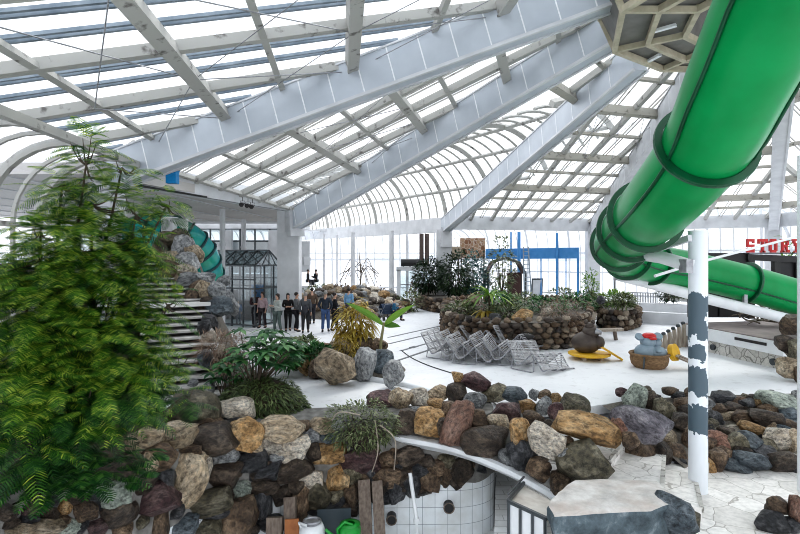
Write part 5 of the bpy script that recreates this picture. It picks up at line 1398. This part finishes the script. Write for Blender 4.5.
field(VB, 1, 0, 0, lambda px, py, h: VY[(px, py)], 'vault rockery', lambda a, b: 'upper part' if b < 298 else ('middle part' if b < 307 else 'lower part'), 'stones of the vault rockery', 1.1)
planter('cobbled planter below the two dark trees by the middle column', [F(418, 308), F(440, 313), F(461, 309), F(474, 305), F(470, 300), F(440, 299), F(420, 301)], 1.0, 6)
planter('narrow cobbled strip planter in front of the blue windows', [F(535, 312), F(560, 316), F(590, 315), F(600, 311), F(590, 306), F(540, 305)], .8, 7)
# named boulders on the big planter
for px, py, w_, h_, Y, col, t in [(522, 316, 22, 15, 23.4, 'ochre', 'big smooth ochre boulder set in the rim of the large cobbled planter'), (547, 312, 13, 9, 23.6, 'cream', 'small cream boulder on the rim of the large cobbled planter'), (457, 317, 6, 4, 25.5, 'charcoal', 'black round stone at the planter end by the floor channels'), (477, 337, 9, 8, 22.4, 'cream', 'cream stone lying between channels and wire loungers'), (507, 326, 18, 12, 23.2, 'dark brown', 'dark brown boulder beside the ochre one in the planter rim'), (495, 318, 14, 10, 23.5, 'charcoal', 'charcoal boulder in the rim of the large cobbled planter'), (474, 299, 12, 11, 25.5, 'tan', 'tan pointed stone at the back of the large cobbled planter'), (601, 300, 9, 9, 27, 'charcoal', 'charcoal stone beside the dry brush mound')]:
    rock(px, py, w_, h_, Y, col, 0, 'r', t)
# plants on and around them
c = F(563, 346); bush('dry_bush', 'big rounded mound of dry red brown brush behind the wire loungers', 'bush', (c.x, c.y + .3, 0), .95, .8, .95, 2600, .34, .02, 'dry', 61, 14, None, .5, .1, .7)
c = P(489, 303, 24.5); rosette('palm_plant', 'yellow green palm like plant with dead hanging leaves on the big planter', 'plant', (c.x, c.y, 1.15), 26, 1.7, .16, 'bright', 62, .9, (.2, 1.2), .75)
c = P(484, 310, 24.2); rosette('palm_plant', 'withered yellow palm plant under the green one on the big planter', 'plant', (c.x, c.y - .1, 1.1), 16, 1.0, .14, 'yellow', 63, .3, (-.2, .5), .9)
PL = [(462, 309, 25.5, .7, .3, 'mixed', 'low grey green tuft at the channel end of the big planter'), (474, 305, 27, 1.0, .5, 'dry', 'dry brown tuft at the back of the big planter'), (500, 303, 27, .9, .45, 'broad', 'dark green shrub behind the palm on the big planter'), (525, 303, 28, 1.0, .5, 'mixed', 'pale shrub behind the ochre boulder'), (340, 292, 41, 1.2, .5, 'dry', 'dry brown shrub on top of the vault rockery'), (312, 301, 37, .9, .45, 'dry', 'dry shrub beside the white column foot'), (508, 312, 24.2, .8, .35, 'mixed', 'low grey green shrub on the big planter right of the palm'), (546, 306, 26, 1.0, .42, 'broad', 'dense green shrub on the big planter behind the dry brush'), (578, 303, 28, 1.0, .5, 'broad', 'green shrub at the far end of the big planter'), (595, 302, 30, .8, .42, 'mixed', 'grey green shrub beside the far window column'),
      (615, 299, 29.5, .9, .38, 'bright', 'bright green shrub on the low cobbled planter'), (624, 301, 28.2, .6, .32, 'mixed', 'small grey green shrub on the low cobbled planter'), (590, 287, 36, .5, .95, 'bright', 'tall yellow green shrub below the far window column'), (562, 297, 35, .9, .6, 'mixed', 'thin grey green shrub before the blue framed windows'),
      (668, 294, 36, .7, .5, 'dark', 'dark shrub standing among the white pots'), (682, 292, 37, .8, .4, 'mixed', 'mixed shrub behind the white pots'), (383, 296, 40, 1.0, .6, 'dry', 'brown dry shrub on the vault planter near the kiosk'), (320, 297, 45, 1.4, .7, 'mixed', 'wide grey green shrub on the vault planter beside the white column'),
      (350, 300, 42, 1.3, .65, 'dry', 'dry brown shrub in the middle of the vault planter'), (367, 304, 39, 1.0, .6, 'bright', 'yellow green shrub on the vault planter above the banana leaves'), (335, 305, 41, 1.1, .55, 'broad', 'dark leaved shrub behind the standing group'), (409, 303, 37, .8, .7, 'mixed', 'green shrub with pointed top beside the kiosk'), (416, 294, 42, .45, 1.1, 'dry', 'tall brown conical shrub right beside the kiosk')]
for k, (px, py, Y, rx, rz_, mt_, t) in enumerate(PL):
    c = P(px, py, Y); bush('planter_shrub', t, 'shrub', (c.x, c.y, max(0, c.z - rz_)), rx, rx * .8, rz_, 420, .34, .09, mt_, 70 + k, 7)
TR = [(428, 276, 41, 1.15, 1.3, 'dark', 'dark green round crowned tree left against the white kiosk'), (455, 275, 38.3, 1.15, 1.45, 'dark', 'dark bushy tree standing before the white middle column'), (475, 277, 41, 1.05, 1.75, 'bluegreen', 'pale blue green tree under the lattice screen'), (502, 268, 40, .95, 2.1, 'mixed', 'tall light green tree in front of the dark shed')]
for k, (px, py, Y, rx, rz_, mt_, t) in enumerate(TR):
    c = P(px, py, Y); z0 = c.z - rz_
    b__ = bush('potted_tree', t, 'tree', (c.x, c.y, z0), rx, rx, rz_, 1500 if k != 3 else 800, .42, .12, mt_, 90 + k, 9, None, .35, .1, .5)
    m = MB(); m.tube([V((0, 0, -z0)), V((.05, 0, -z0 * .4)), V((0, 0, .6))], [.12, .1, .06], 8); m.build('trunk', MAT['bark'], b__)
c = P(787, 255, 26); bush('potted_shrub', 'pale yellow green shrub seen behind the stage sign frame', 'shrub', (c.x, c.y, 0.0), .4, .4, 2.25, 330, .4, .1, 'bright', 97, 6)
c = P(359, 262, 50); tt = thing('bare_tree', 'small dead tree with bare arching branches before the vault windows', 'tree', (c.x, c.y, 0)); m = MB()
rr = random.Random(8)
m.tube([V((0, 0, 0)), V((.2, 0, 2)), V((0, 0, 4.2))], [.1, .07, .03], 6); m.build('trunk', MAT['bark'], tt); m = MB()
for k in range(16):
    a = rr.uniform(0, 6.28); m.tube(catmull([V((.1, 0, rr.uniform(1.2, 3.6))), V((.9 * math.cos(a), .9 * math.sin(a), rr.uniform(2.4, 3.6))), V((1.9 * math.cos(a), 1.9 * math.sin(a), rr.uniform(1.0, 2.2)))], 4), .03, 5)
m.build('branch', MAT['bark'], tt)
# bare branches heaped between the stage and the slide pipe, rocks at the picture edge
br = thing('branch_pile', 'tangle of bare pale branches heaped on the stage under the slide', 'branches', P(770, 320, 22)); m = MB(); m2 = MB()
for k in range(70):
    a, e = rr.uniform(0, 6.28), rr.uniform(-.15, .5); L_ = rr.uniform(.5, 1.3); o_ = V((rr.uniform(-1.1, 1.0), rr.uniform(-.5, .5), rr.uniform(-.1, .4)))
    (m if k % 2 else m2).tube([o_, o_ + V((math.cos(a), math.sin(a) * .5, e)) * L_ * .5 + V((0, 0, .1)), o_ + V((math.cos(a), math.sin(a) * .5, e * .4)) * L_], [.035, .025, .01], 5)
m.build('pale_branch', MAT['palewood'], br); m2.build('dark_branch', MAT['bark'], br)
for k, (px, py, w_, h_, Y, col, t) in enumerate([(793, 325, 26, 22, 17.6, 'brown', 'brown boulder topping the pile at the stage end'), (786, 344, 22, 20, 17.3, 'dark brown', 'dark boulder in the middle of the pile at the stage end'), (797, 350, 20, 26, 17.0, 'olive', 'olive boulder at the outer side of the stage end pile'), (790, 368, 26, 22, 16.8, 'tan', 'tan boulder at the foot of the stage end pile'), (800, 374, 16, 18, 16.6, 'brown', 'low brown boulder beside the tan one at the stage end')]):
    rock(px, py, w_, h_, Y, col, 0, 'a', t, 'boulders at the stage end')
# ================================================================ people (skinned skeletons)
def skin_obj(name, verts, edges, radii, mat, parent, sub=2):
    me = bpy.data.meshes.new(name); me.from_pydata(verts, edges, [])
    o = bpy.data.objects.new(name, me); COL.objects.link(o); me.materials.append(mat)
    o.modifiers.new('Skin', 'SKIN')
    sv = me.skin_vertices[0].data
    for i, r in enumerate(radii):
        sv[i].radius = r if isinstance(r, tuple) else (r, r); sv[i].use_root = (i == 0)
    s = o.modifiers.new('Smooth', 'SUBSURF'); s.levels = sub; s.render_levels = sub
    dg = bpy.context.evaluated_depsgraph_get(); me2 = bpy.data.meshes.new_from_object(o.evaluated_get(dg))
    o.modifiers.clear(); o.data = me2
    for p in me2.polygons: p.use_smooth = True
    if not len(me2.materials): me2.materials.append(mat)
    o.parent = parent; return o
CLOTH = {}
def cloth(c):
    if c not in CLOTH: CLOTH[c] = M_plain('cloth', c, .85, 0, tuple(x * .7 for x in c), 8)
    return CLOTH[c]
def person(label, px, py, face, jacket, trousers, hair='hair', h=1.75, arms='down', skirt=False, lean=0.0, seated=False, Y=None, stride=.1, backpack=None):
    p0 = F(px, py) if Y is None else P(px, py, Y)
    z0 = 0.0 if Y is None else p0.z
    t = thing('person', label, 'person', (p0.x, p0.y, z0), R(face), None)
    h *= 1.17; S = h / 1.75
    vs, es, rs = [], [], []
    def add(p, r, par=None):
        vs.append(V(p) * S); rs.append(tuple(k * S for k in r) if isinstance(r, tuple) else r * S)
        if par is not None: es.append((par, len(vs) - 1))
        return len(vs) - 1
    dz = -.42 if seated else 0
    ly = lean
    pel = add((0, 0, .95 + dz), (.145, .10)); sp1 = add((0, ly * .3, 1.12 + dz), (.13, .095), pel); ch = add((0, ly * .7, 1.32 + dz), (.155, .11), sp1)
    nk = add((0, ly, 1.49 + dz), .055, ch); jaw = add((0, ly - .025, 1.57 + dz), (.062, .07), nk); hd = add((0, ly - .01, 1.66 + dz), (.075, .092), jaw); tp_ = add((0, ly, 1.735 + dz), (.055, .065), hd)
    add((0, ly - .115, 1.625 + dz), .014, hd)
    J = {}
    for s in (-1, 1):
        sh = add((s * .18, ly * .8, 1.41 + dz), .062, ch)
        if arms == 'down': el, wr = (s * .24, ly * .6 + .03, 1.13), (s * .23, ly * .5 - .06, .90)
        elif arms == 'folded': el, wr = (s * .25, -.06, 1.16), (-s * .02, -.24, 1.16)
        elif arms == 'pocket': el, wr = (s * .29, .06, 1.14), (s * .19, -.06, .96)
        elif arms == 'hold': el, wr = (s * .23, -.05, 1.13), (s * .10, -.30, 1.22)
        else: el, wr = ((s * .26, -.02, 1.14), (s * .16, -.28, 1.30)) if s > 0 else ((s * .24, .03, 1.13), (s * .23, -.06, .90))
        el = (el[0], el[1], el[2] + dz); wr = (wr[0], wr[1], wr[2] + dz)
        e = add(el, .042, sh); w_ = add(wr, .028, e); dvec = (V(wr) - V(el)).normalized()
        pm = add(V(wr) + dvec * .07, (.036, .02), w_)
        J[s] = (sh, e, w_)
        sd = dvec.cross(V((0, 1, 0))).normalized() if abs(dvec.y) < .9 else V((1, 0, 0))
        for f in range(4):
            b_ = V(wr) + dvec * .11 + sd * (.012 * (f - 1.5) * 2); k1 = add(b_, .0085, pm); add(b_ + dvec * (.05 + .012 * (f in (1, 2))) + V((0, -.015, 0)), .0075, k1)
        th = V(wr) + dvec * .05 - sd * .04 + V((0, -.01, 0)); add(th, .009, w_)
        hp_ = add((s * .095, 0, .90 + dz), .10, pel)
        if seated: kn, an = (s * .14, -.42, .50), (s * .14, -.44, .08)
        else: kn, an = (s * .10, -.03 + s * stride * .5, .50), (s * .105, .02 + s * stride, .085)
        k = add(kn, .062, hp_); a = add(an, .042, k); add((an[0] + s * .02, an[1] - .14, .035), (.04, .03), a)
        J[(s, 'l')] = (hp_, k, a)
    skin_obj('body', vs, es, rs, MAT['skin'], t)
    # jacket
    jv, je, jr = [], [], []
    def ja(i, r, par=None, p=None):
        jv.append(V(p) * S if p is not None else vs[i]); jr.append(tuple(k * S for k in r) if isinstance(r, tuple) else r * S)
        if par is not None: je.append((par, len(jv) - 1))
        return len(jv) - 1
    a = ja(sp1, (.165, .125)); b_ = ja(ch, (.185, .135), a); ja(nk, .075, b_, (0, ly * .9, 1.46 + dz)); ja(pel, (.175, .13), a, (0, 0, .88 + dz))
    for s in (-1, 1):
        sh, e, w_ = J[s]; q = ja(sh, .078, b_); q2 = ja(e, .058, q); ja(w_, .042, q2)
    skin_obj('jacket', jv, je, jr, cloth(jacket), t)
    tv_, te_, tr_ = [], [], []
    def ta(p, r, par=None):
        tv_.append(V(p)); tr_.append(tuple(k * S for k in r) if isinstance(r, tuple) else r * S)
        if par is not None: te_.append((par, len(tv_) - 1))
        return len(tv_) - 1
    c_ = ta(vs[pel] + V((0, 0, -.02)), (.165, .12))
    for s in (-1, 1):
        hp_, k, a_ = J[(s, 'l')]; q = ta(vs[hp_], .115, c_); q = ta(vs[k], .078, q); ta(vs[a_] + V((0, 0, .03)), .062, q)
    skin_obj('trousers', tv_, te_, tr_, cloth(trousers), t)
    m = MB()
    for s in (-1, 1):
        an = vs[J[(s, 'l')][2]]; m.ball((an.x + s * .01, an.y - .07, an.z - .045), (.055, .145, .05), 10)
        m.ball((an.x, an.y, an.z - .01), (.05, .06, .07), 8)
    m.build('shoe', MAT['shoe'], t)
    m = MB(); hp3 = vs[hd]; m.ball((hp3.x, hp3.y + .022, hp3.z + .03), (.088 * S, .098 * S, .092 * S), 14)
    if skirt: m.ball((hp3.x, hp3.y + .06, hp3.z - .10), (.085 * S, .06, .15), 10)
    m.build('hair', MAT[hair], t)
    if backpack:
        m = MB(); m.ball((0, .17, 1.22), (.15, .09, .22), 12); m.tube([V((-.1, .1, 1.42)), V((-.12, -.1, 1.38)), V((-.12, -.1, 1.1))], .018, 6); m.build('backpack', cloth(backpack), t)
    return t
person('person in dark suit jacket and blue jeans standing with back turned', 325.5, 332, 175, (.03, .04, .06), (.06, .11, .24), 'hairgrey', 1.80, 'pocket')
person('person in black coat and black trousers right beside the jeans wearer', 334.5, 331, 110, (.015, .015, .02), (.012, .012, .015), 'hair', 1.70, 'folded')
person('person in dark grey jacket carrying a dark backpack, back turned', 305.5, 333, 185, (.10, .105, .115), (.03, .03, .035), 'hairgrey', 1.74, 'down', backpack=(.05, .05, .06))
person('person in grey jacket and black trousers standing sideways', 296.5, 331.5, 80, (.14, .145, .15), (.015, .015, .02), 'hair', 1.72, 'hold')
person('person with long hair in black coat between two grey jackets', 288, 331, 20, (.02, .018, .02), (.012, .012, .014), 'hair', 1.66, 'folded', True)
person('person in white sweater and grey green trousers facing the group', 277.5, 332.5, -40, (.55, .58, .55), (.13, .17, .16), 'hair', 1.68, 'hold', True)
person('person in pale pink top and dark trousers near the glass pavilion', 262.5, 328, -20, (.48, .36, .38), (.04, .03, .035), 'hair', 1.66, 'down', True)
person('person in dark maroon coat at the pavilion end of the group', 255, 327, 30, (.06, .025, .03), (.02, .02, .025), 'hair', 1.66, 'folded')
person('person in light blue shirt behind the yellowing plant', 349, 322, 160, (.20, .38, .58), (.05, .05, .07), 'hair', 1.70, 'down')
person('person in dark olive jacket half hidden behind the grey jacket', 284, 325, 60, (.05, .05, .035), (.03, .03, .03), 'hairgrey', 1.74, 'pocket')
person('person in brown jacket behind the backpack carrier', 312, 324, 200, (.12, .08, .055), (.03, .03, .04), 'hair', 1.76, 'down')
person('child in blue jacket by the stairs end of the group', 238.5, 324, 0, (.08, .20, .42), (.12, .14, .2), 'hair', 1.15, 'down')
person('person in teal jacket seated low behind the banana leaves', 394, 320.5, 100, (.03, .14, .24), (.02, .03, .05), 'hair', 1.5, 'hold', False, 0, True)
person('person in dark jacket sitting by the far vault windows', 308, 287, 90, (.03, .03, .035), (.04, .04, .05), 'hair', 1.72, 'down', False, 0, True, 47)
person('person in black jacket by the far windows, nearer the white column', 316, 287, 250, (.02, .02, .025), (.03, .03, .03), 'hair', 1.74, 'hold', False, 0, True, 47.5)
for k, (px, py, c) in enumerate([(309, 287, 0), (317, 287, 0)]):
    a = P(px, 286, 47.1 + .4 * k); t = thing('stool', ('small dark stool under the sitter nearest the big white column' if k == 0 else 'small dark stool under the second sitter by the far windows'), 'stool', (a.x, a.y, 1.05))
    m = MB(); m.cyl((0, 0, .0), (0, 0, .05), .2, 12); m.build('seat', MAT['black'], t); m = MB(); m.cyl((0, 0, -1.05), (0, 0, 0), .06, 8); m.build('leg', MAT['darkmetal'], t)
# pram beside the teal person
a = F(386, 320); pr = thing('pushchair', 'dark pushchair standing beside the teal jacket wearer', 'pushchair', (a.x, a.y, 0), .5)
m = MB(); m.grid(lambda u, v: V((-.35 + .7 * v, -.3 + .6 * u, .55 + .45 * math.sin(math.pi * u * .9))), 8, 4); m.box((0, 0, .5), (.5, .7, .22)); m.build('hood', cloth((.03, .05, .09)), pr)
for sx_ in (-.3, .3):
    for sy_ in (-.3, .3):
        m = MB(); m.cyl((sx_ - .03, sy_, .13), (sx_ + .03, sy_, .13), .13, 14); m.build('wheel', MAT['black'], pr)
m = MB()
for sx_ in (-.27, .27): m.tube([V((sx_, .3, .13)), V((sx_, 0, .5)), V((sx_, -.45, 1.0))], .018, 6); m.tube([V((sx_, -.3, .13)), V((sx_, .1, .5))], .018, 6)
m.tube([V((-.27, -.45, 1.0)), V((.27, -.45, 1.0))], .02, 6); m.build('frame', MAT['greymetal'], pr)

# ================================================================ nested wire loungers
def make_lounger(label):
    t = thing('wire_lounger', label, 'lounger', (0, 0, 0), 0, 'wire loungers nested on the plaza')
    prof = [(-1.0, 1.12), (-.86, .90), (-.50, .34), (-.36, .26), (-.08, .40), (.26, .72), (.40, .74), (.78, .30), (.92, .20), (1.10, .26)]
    Wd = 2.1; sm = catmull([V((x, 0, z)) for x, z in prof], 4)
    m = MB(); acc = 0
    for a, b in zip(sm, sm[1:]):
        d = (b - a); L_ = d.length; nrm = V((-d.z, 0, d.x)).normalized()
        n_ = max(1, int(L_ / .062))
        for k in range(n_):
            c = lerp(a, b, (k + .5) / n_); m.bar(c + V((0, -Wd / 2, 0)), c + V((0, Wd / 2, 0)), .036, .012, nrm)
    m.build('slat_seat', MAT['wire'], t)
    for y in (-Wd / 2, -Wd / 6, Wd / 6, Wd / 2):
        m = MB(); m.tube([p + V((0, y, -.03)) for p in sm], .030, 6)
        m.build('profile_rail', MAT['greymetal'], t)
    for y in (-Wd / 2, Wd / 2):
        m = MB(); m.tube([V((-.62, y, .50)), V((-.70, y, .05)), V((-.3, y, .03)), V((.3, y, .03)), V((.46, y, .06)), V((.40, y, .70))], .028, 6); m.build('leg', MAT['greymetal'], t)
    return t
LG = [(449, 357, -27, 0, 'slatted metal lounger at the channel end of the stack, low foot toward the channels'), (462, 359, -25, 0, 'slatted metal lounger second from the channel end of the stack'), (474, 362, -28, 0, 'slatted metal lounger third from the channel end of the stack'),
      (487, 350, -22, .12, 'slatted metal lounger in the middle of the stack with its back highest'), (497, 361, -26, 0, 'slatted metal lounger just in front of the high backed middle one'), (509, 363, -24, 0, 'slatted metal lounger beyond the middle of the stack, under the black bag'),
      (519, 353, -27, .10, 'slatted metal lounger at the planter side below the dropped bag'), (541, 370, -52, -.12, 'single slatted lounger at the figure end with turned up foot')]
proto = None
for k, (px, py, rz_, dz, lab) in enumerate(LG):
    c = F(px, py)
    if proto is None: proto = make_lounger(lab); o = proto
    else: o = copy_tree(proto); o['label'] = lab
    o.scale = (.80, .80, .86); o.location = (c.x, c.y + .3, dz * .8); o.rotation_euler = (R(-6 if dz else 0), R(-8 if k in (3,) else 0), R(rz_ + (k % 3) * 3))
a = P(526, 337, 21.6); t = thing('dark_bag', 'black bag dropped on the raised end of the loungers', 'bag', (a.x, a.y, .55))
m = MB(); m.ball((0, 0, .1), (.35, .2, .13), 10); m.build('body', MAT['black'], t); m = MB(); m.tube([V((-.2, 0, .18)), V((0, -.05, .34)), V((.2, 0, .18))], .02, 6); m.build('strap', MAT['black'], t)
# black cable on the floor
m = MB(); m.tube(catmull([F(401, 350, .015), F(412, 358, .015), F(430, 366, .015), F(455, 374, .015)], 6), .018, 6); tag(m.build('cable', MAT['black']), 'thin black cable lying across the plaza toward the loungers', 'cable')

# ================================================================ things at the pool wall
def plank(label, pts, w_, th, mat='wood', name='plank'):
    m = MB(); m.bar(pts[0], pts[1], w_, th, (0, -1, .15)); return tag(m.build(name, MAT[mat]), label, 'plank')
Yp = 12.0
plank('weathered grey plank leaning on the pool wall, split one by the watering can', (P(367, 552, 11.6), P(364, 480, 12.35)), .27, .07)
plank('weathered grey plank leaning on the pool wall, nearer the white pipe', (P(381, 552, 11.5), P(377, 481, 12.3)), .24, .07)
plank('short weathered post standing at the pool wall beside the white canister', (P(291, 556, 11.55), P(290, 497, 12.0)), .26, .16)
plank('orange brown board behind the white canister below the short post', (P(292, 552, 11.3), P(292, 519, 11.45)), .30, .06, 'orangewood')
plank('grey stump of timber at the foot of the pool wall left of the posts', (P(274, 552, 11.5), P(275, 517, 11.7)), .34, .2)
m = MB(); m.tube([P(410, 473, 12.15), P(416.5, 519, 11.9)], .045, 10); m.tube([P(416.5, 519, 11.9), P(418, 548, 11.85)], .03, 8); m.cyl(P(416.5, 518, 11.9), P(416.5, 523, 11.9), .07, 10)
tag(m.build('white_pipe', MAT['white']), 'slim white plastic pipe leaning against the tiled pool wall', 'pipe')
c = P(312, 538, 11.2); t = thing('white_canister', 'white plastic canister with round screw lid at the pool wall', 'canister', (c.x, c.y, -2.75 + .0))
zc = c.z + .62
m = MB(); hh_ = (EYE - (521 - HZ) * 11.2 / FPX) + 2.75
m.lathe((0, 0, 0), [(.24, 0), (.27, .05), (.27, hh_ - .18), (.22, hh_ - .06), (.0, hh_ - .05)], 22, False); m.build('body', MAT['white'], t)
m = MB(); m.tube([V((.17 * math.cos(a), .13 * math.sin(a) , hh_ + .0)) for a in [6.283 * k / 20 for k in range(20)]], .035, 6, closed=True); m.tube([V((0, 0, hh_ - .1)), V((0, 0, hh_ + .01))], .15, 18); m.build('lid', MAT['greymetal'], t)
m = MB(); m.tube([V((-.2, -.1, hh_ - .1)), V((-.25, -.12, hh_ + .02)), V((-.08, -.2, hh_ + .0))], .03, 6); m.build('handle', MAT['white'], t)
c = P(350, 538, 11.2); t = thing('watering_can', 'bright green plastic watering can lying below the planks', 'watering can', (c.x, c.y, -2.75)); zb = (EYE - (534 - HZ) * 11.2 / FPX) + 2.75
m = MB(); m.lathe((0, 0, zb), [(.19, -.3), (.22, -.26), (.23, .12), (.20, .20), (.22, .22), (.10, .23)], 22, False); m.build('body', MAT['greencan'], t)
m = MB(); m.tube([V((.05, -.05, zb + .22)), V((-.1, -.1, zb + .30)), V((-.26, -.1, zb + .15)), V((-.22, -.05, zb - .05))], .03, 8); m.build('handle', MAT['greencan'], t)
m = MB(); m.tube([V((-.15, -.1, zb - .1)), V((-.38, -.12, zb + .05)), V((-.5, -.12, zb + .16))], [.05, .035, .03], 8); m.build('spout', MAT['greencan'], t)
m = MB(); m.lathe((0, 0, 0), [(.3, 0), (.3, zb - .32)], 14, True); tag(m.build('upturned_tub', MAT['darkmetal'], None, (c.x, c.y, -2.75)), 'dark upturned tub carrying the green watering can', 'tub')
c = P(334, 522, 11.85); m = MB(); m.box((0, 0, 0), (.75, .05, 1.2), (-.2, 0, .1)); tag(m.build('slate_sheet', MAT['slate_sheet'], None, c + V((0, .0, -.35))), 'dark slate coloured sheet leaning behind the watering can', 'sheet')
for k, (px, py, r_) in enumerate([(449, 508, .15), (391.5, 520, .14)]):
    a = P(px, py, 12.45 if k == 0 else 12.4); m = MB(); m.tube([a + V((0, -.02, 0)), a + V((0, .4, 0))], r_ * .8, 22); o = struct(m.build('pool_outlet', MAT['black']))
    m = MB(); m.tube([a + V((math.cos(q_) * r_ * .8, -.02, math.sin(q_) * r_ * .8)) for q_ in [6.283 * j / 22 for j in range(22)]], .014, 6, closed=True); m.build('ring', MAT['wood'], o)
# white panelled enclosure with a metal rail beside the flat boulder
en = thing('panel_enclosure', 'white panelled enclosure with dark metal frame beside the huge flat boulder', 'enclosure', (0, 0, 0))
c0_, c1, c2 = P(508, 501, 9.35), P(547, 519, 8.75), P(524, 483, 10.3)
m = MB()
for a, b in ((c0_, c1), (c0_, c2)): m.quad(a - V((0, 0, 2.0)), b - V((0, 0, 2.0)), b, a)
m.build('panel', MAT['white'], en)
m = MB()
m.bar(c0_, c1, .05, .06); m.bar(c0_, c2, .05, .06); m.bar(c0_ + V((0, 0, .12)), c2 + V((0, 0, .12)), .03, .03)
m.build('rail', MAT['darkmetal'], en); m = MB()
for k in range(4):
    q_ = lerp(c0_, c1, k / 3.2); m.bar(q_ + V((0, -.03, 0)), q_ + V((0, -.03, -2.0)), .05, .04, (1, 0, 0))
m.bar(lerp(c0_, c1, 0) , lerp(c0_, c1, 1), .03, .03); m.build('post', MAT['darkmetal'], en)
m = MB(); m.add([c0_ + V((0, 0, -.06)), c1 + V((0, 0, -.06)), P(560, 503, 9.6) + V((0, 0, -.05)), c2 + V((0, 0, -.06))], [(0, 1, 2, 3)]); m.build('cover_sheet', M_plain('dirty_sheet', (.66, .62, .57), .6, 0, (.45, .40, .35), 3, .4, .7, .3), en)
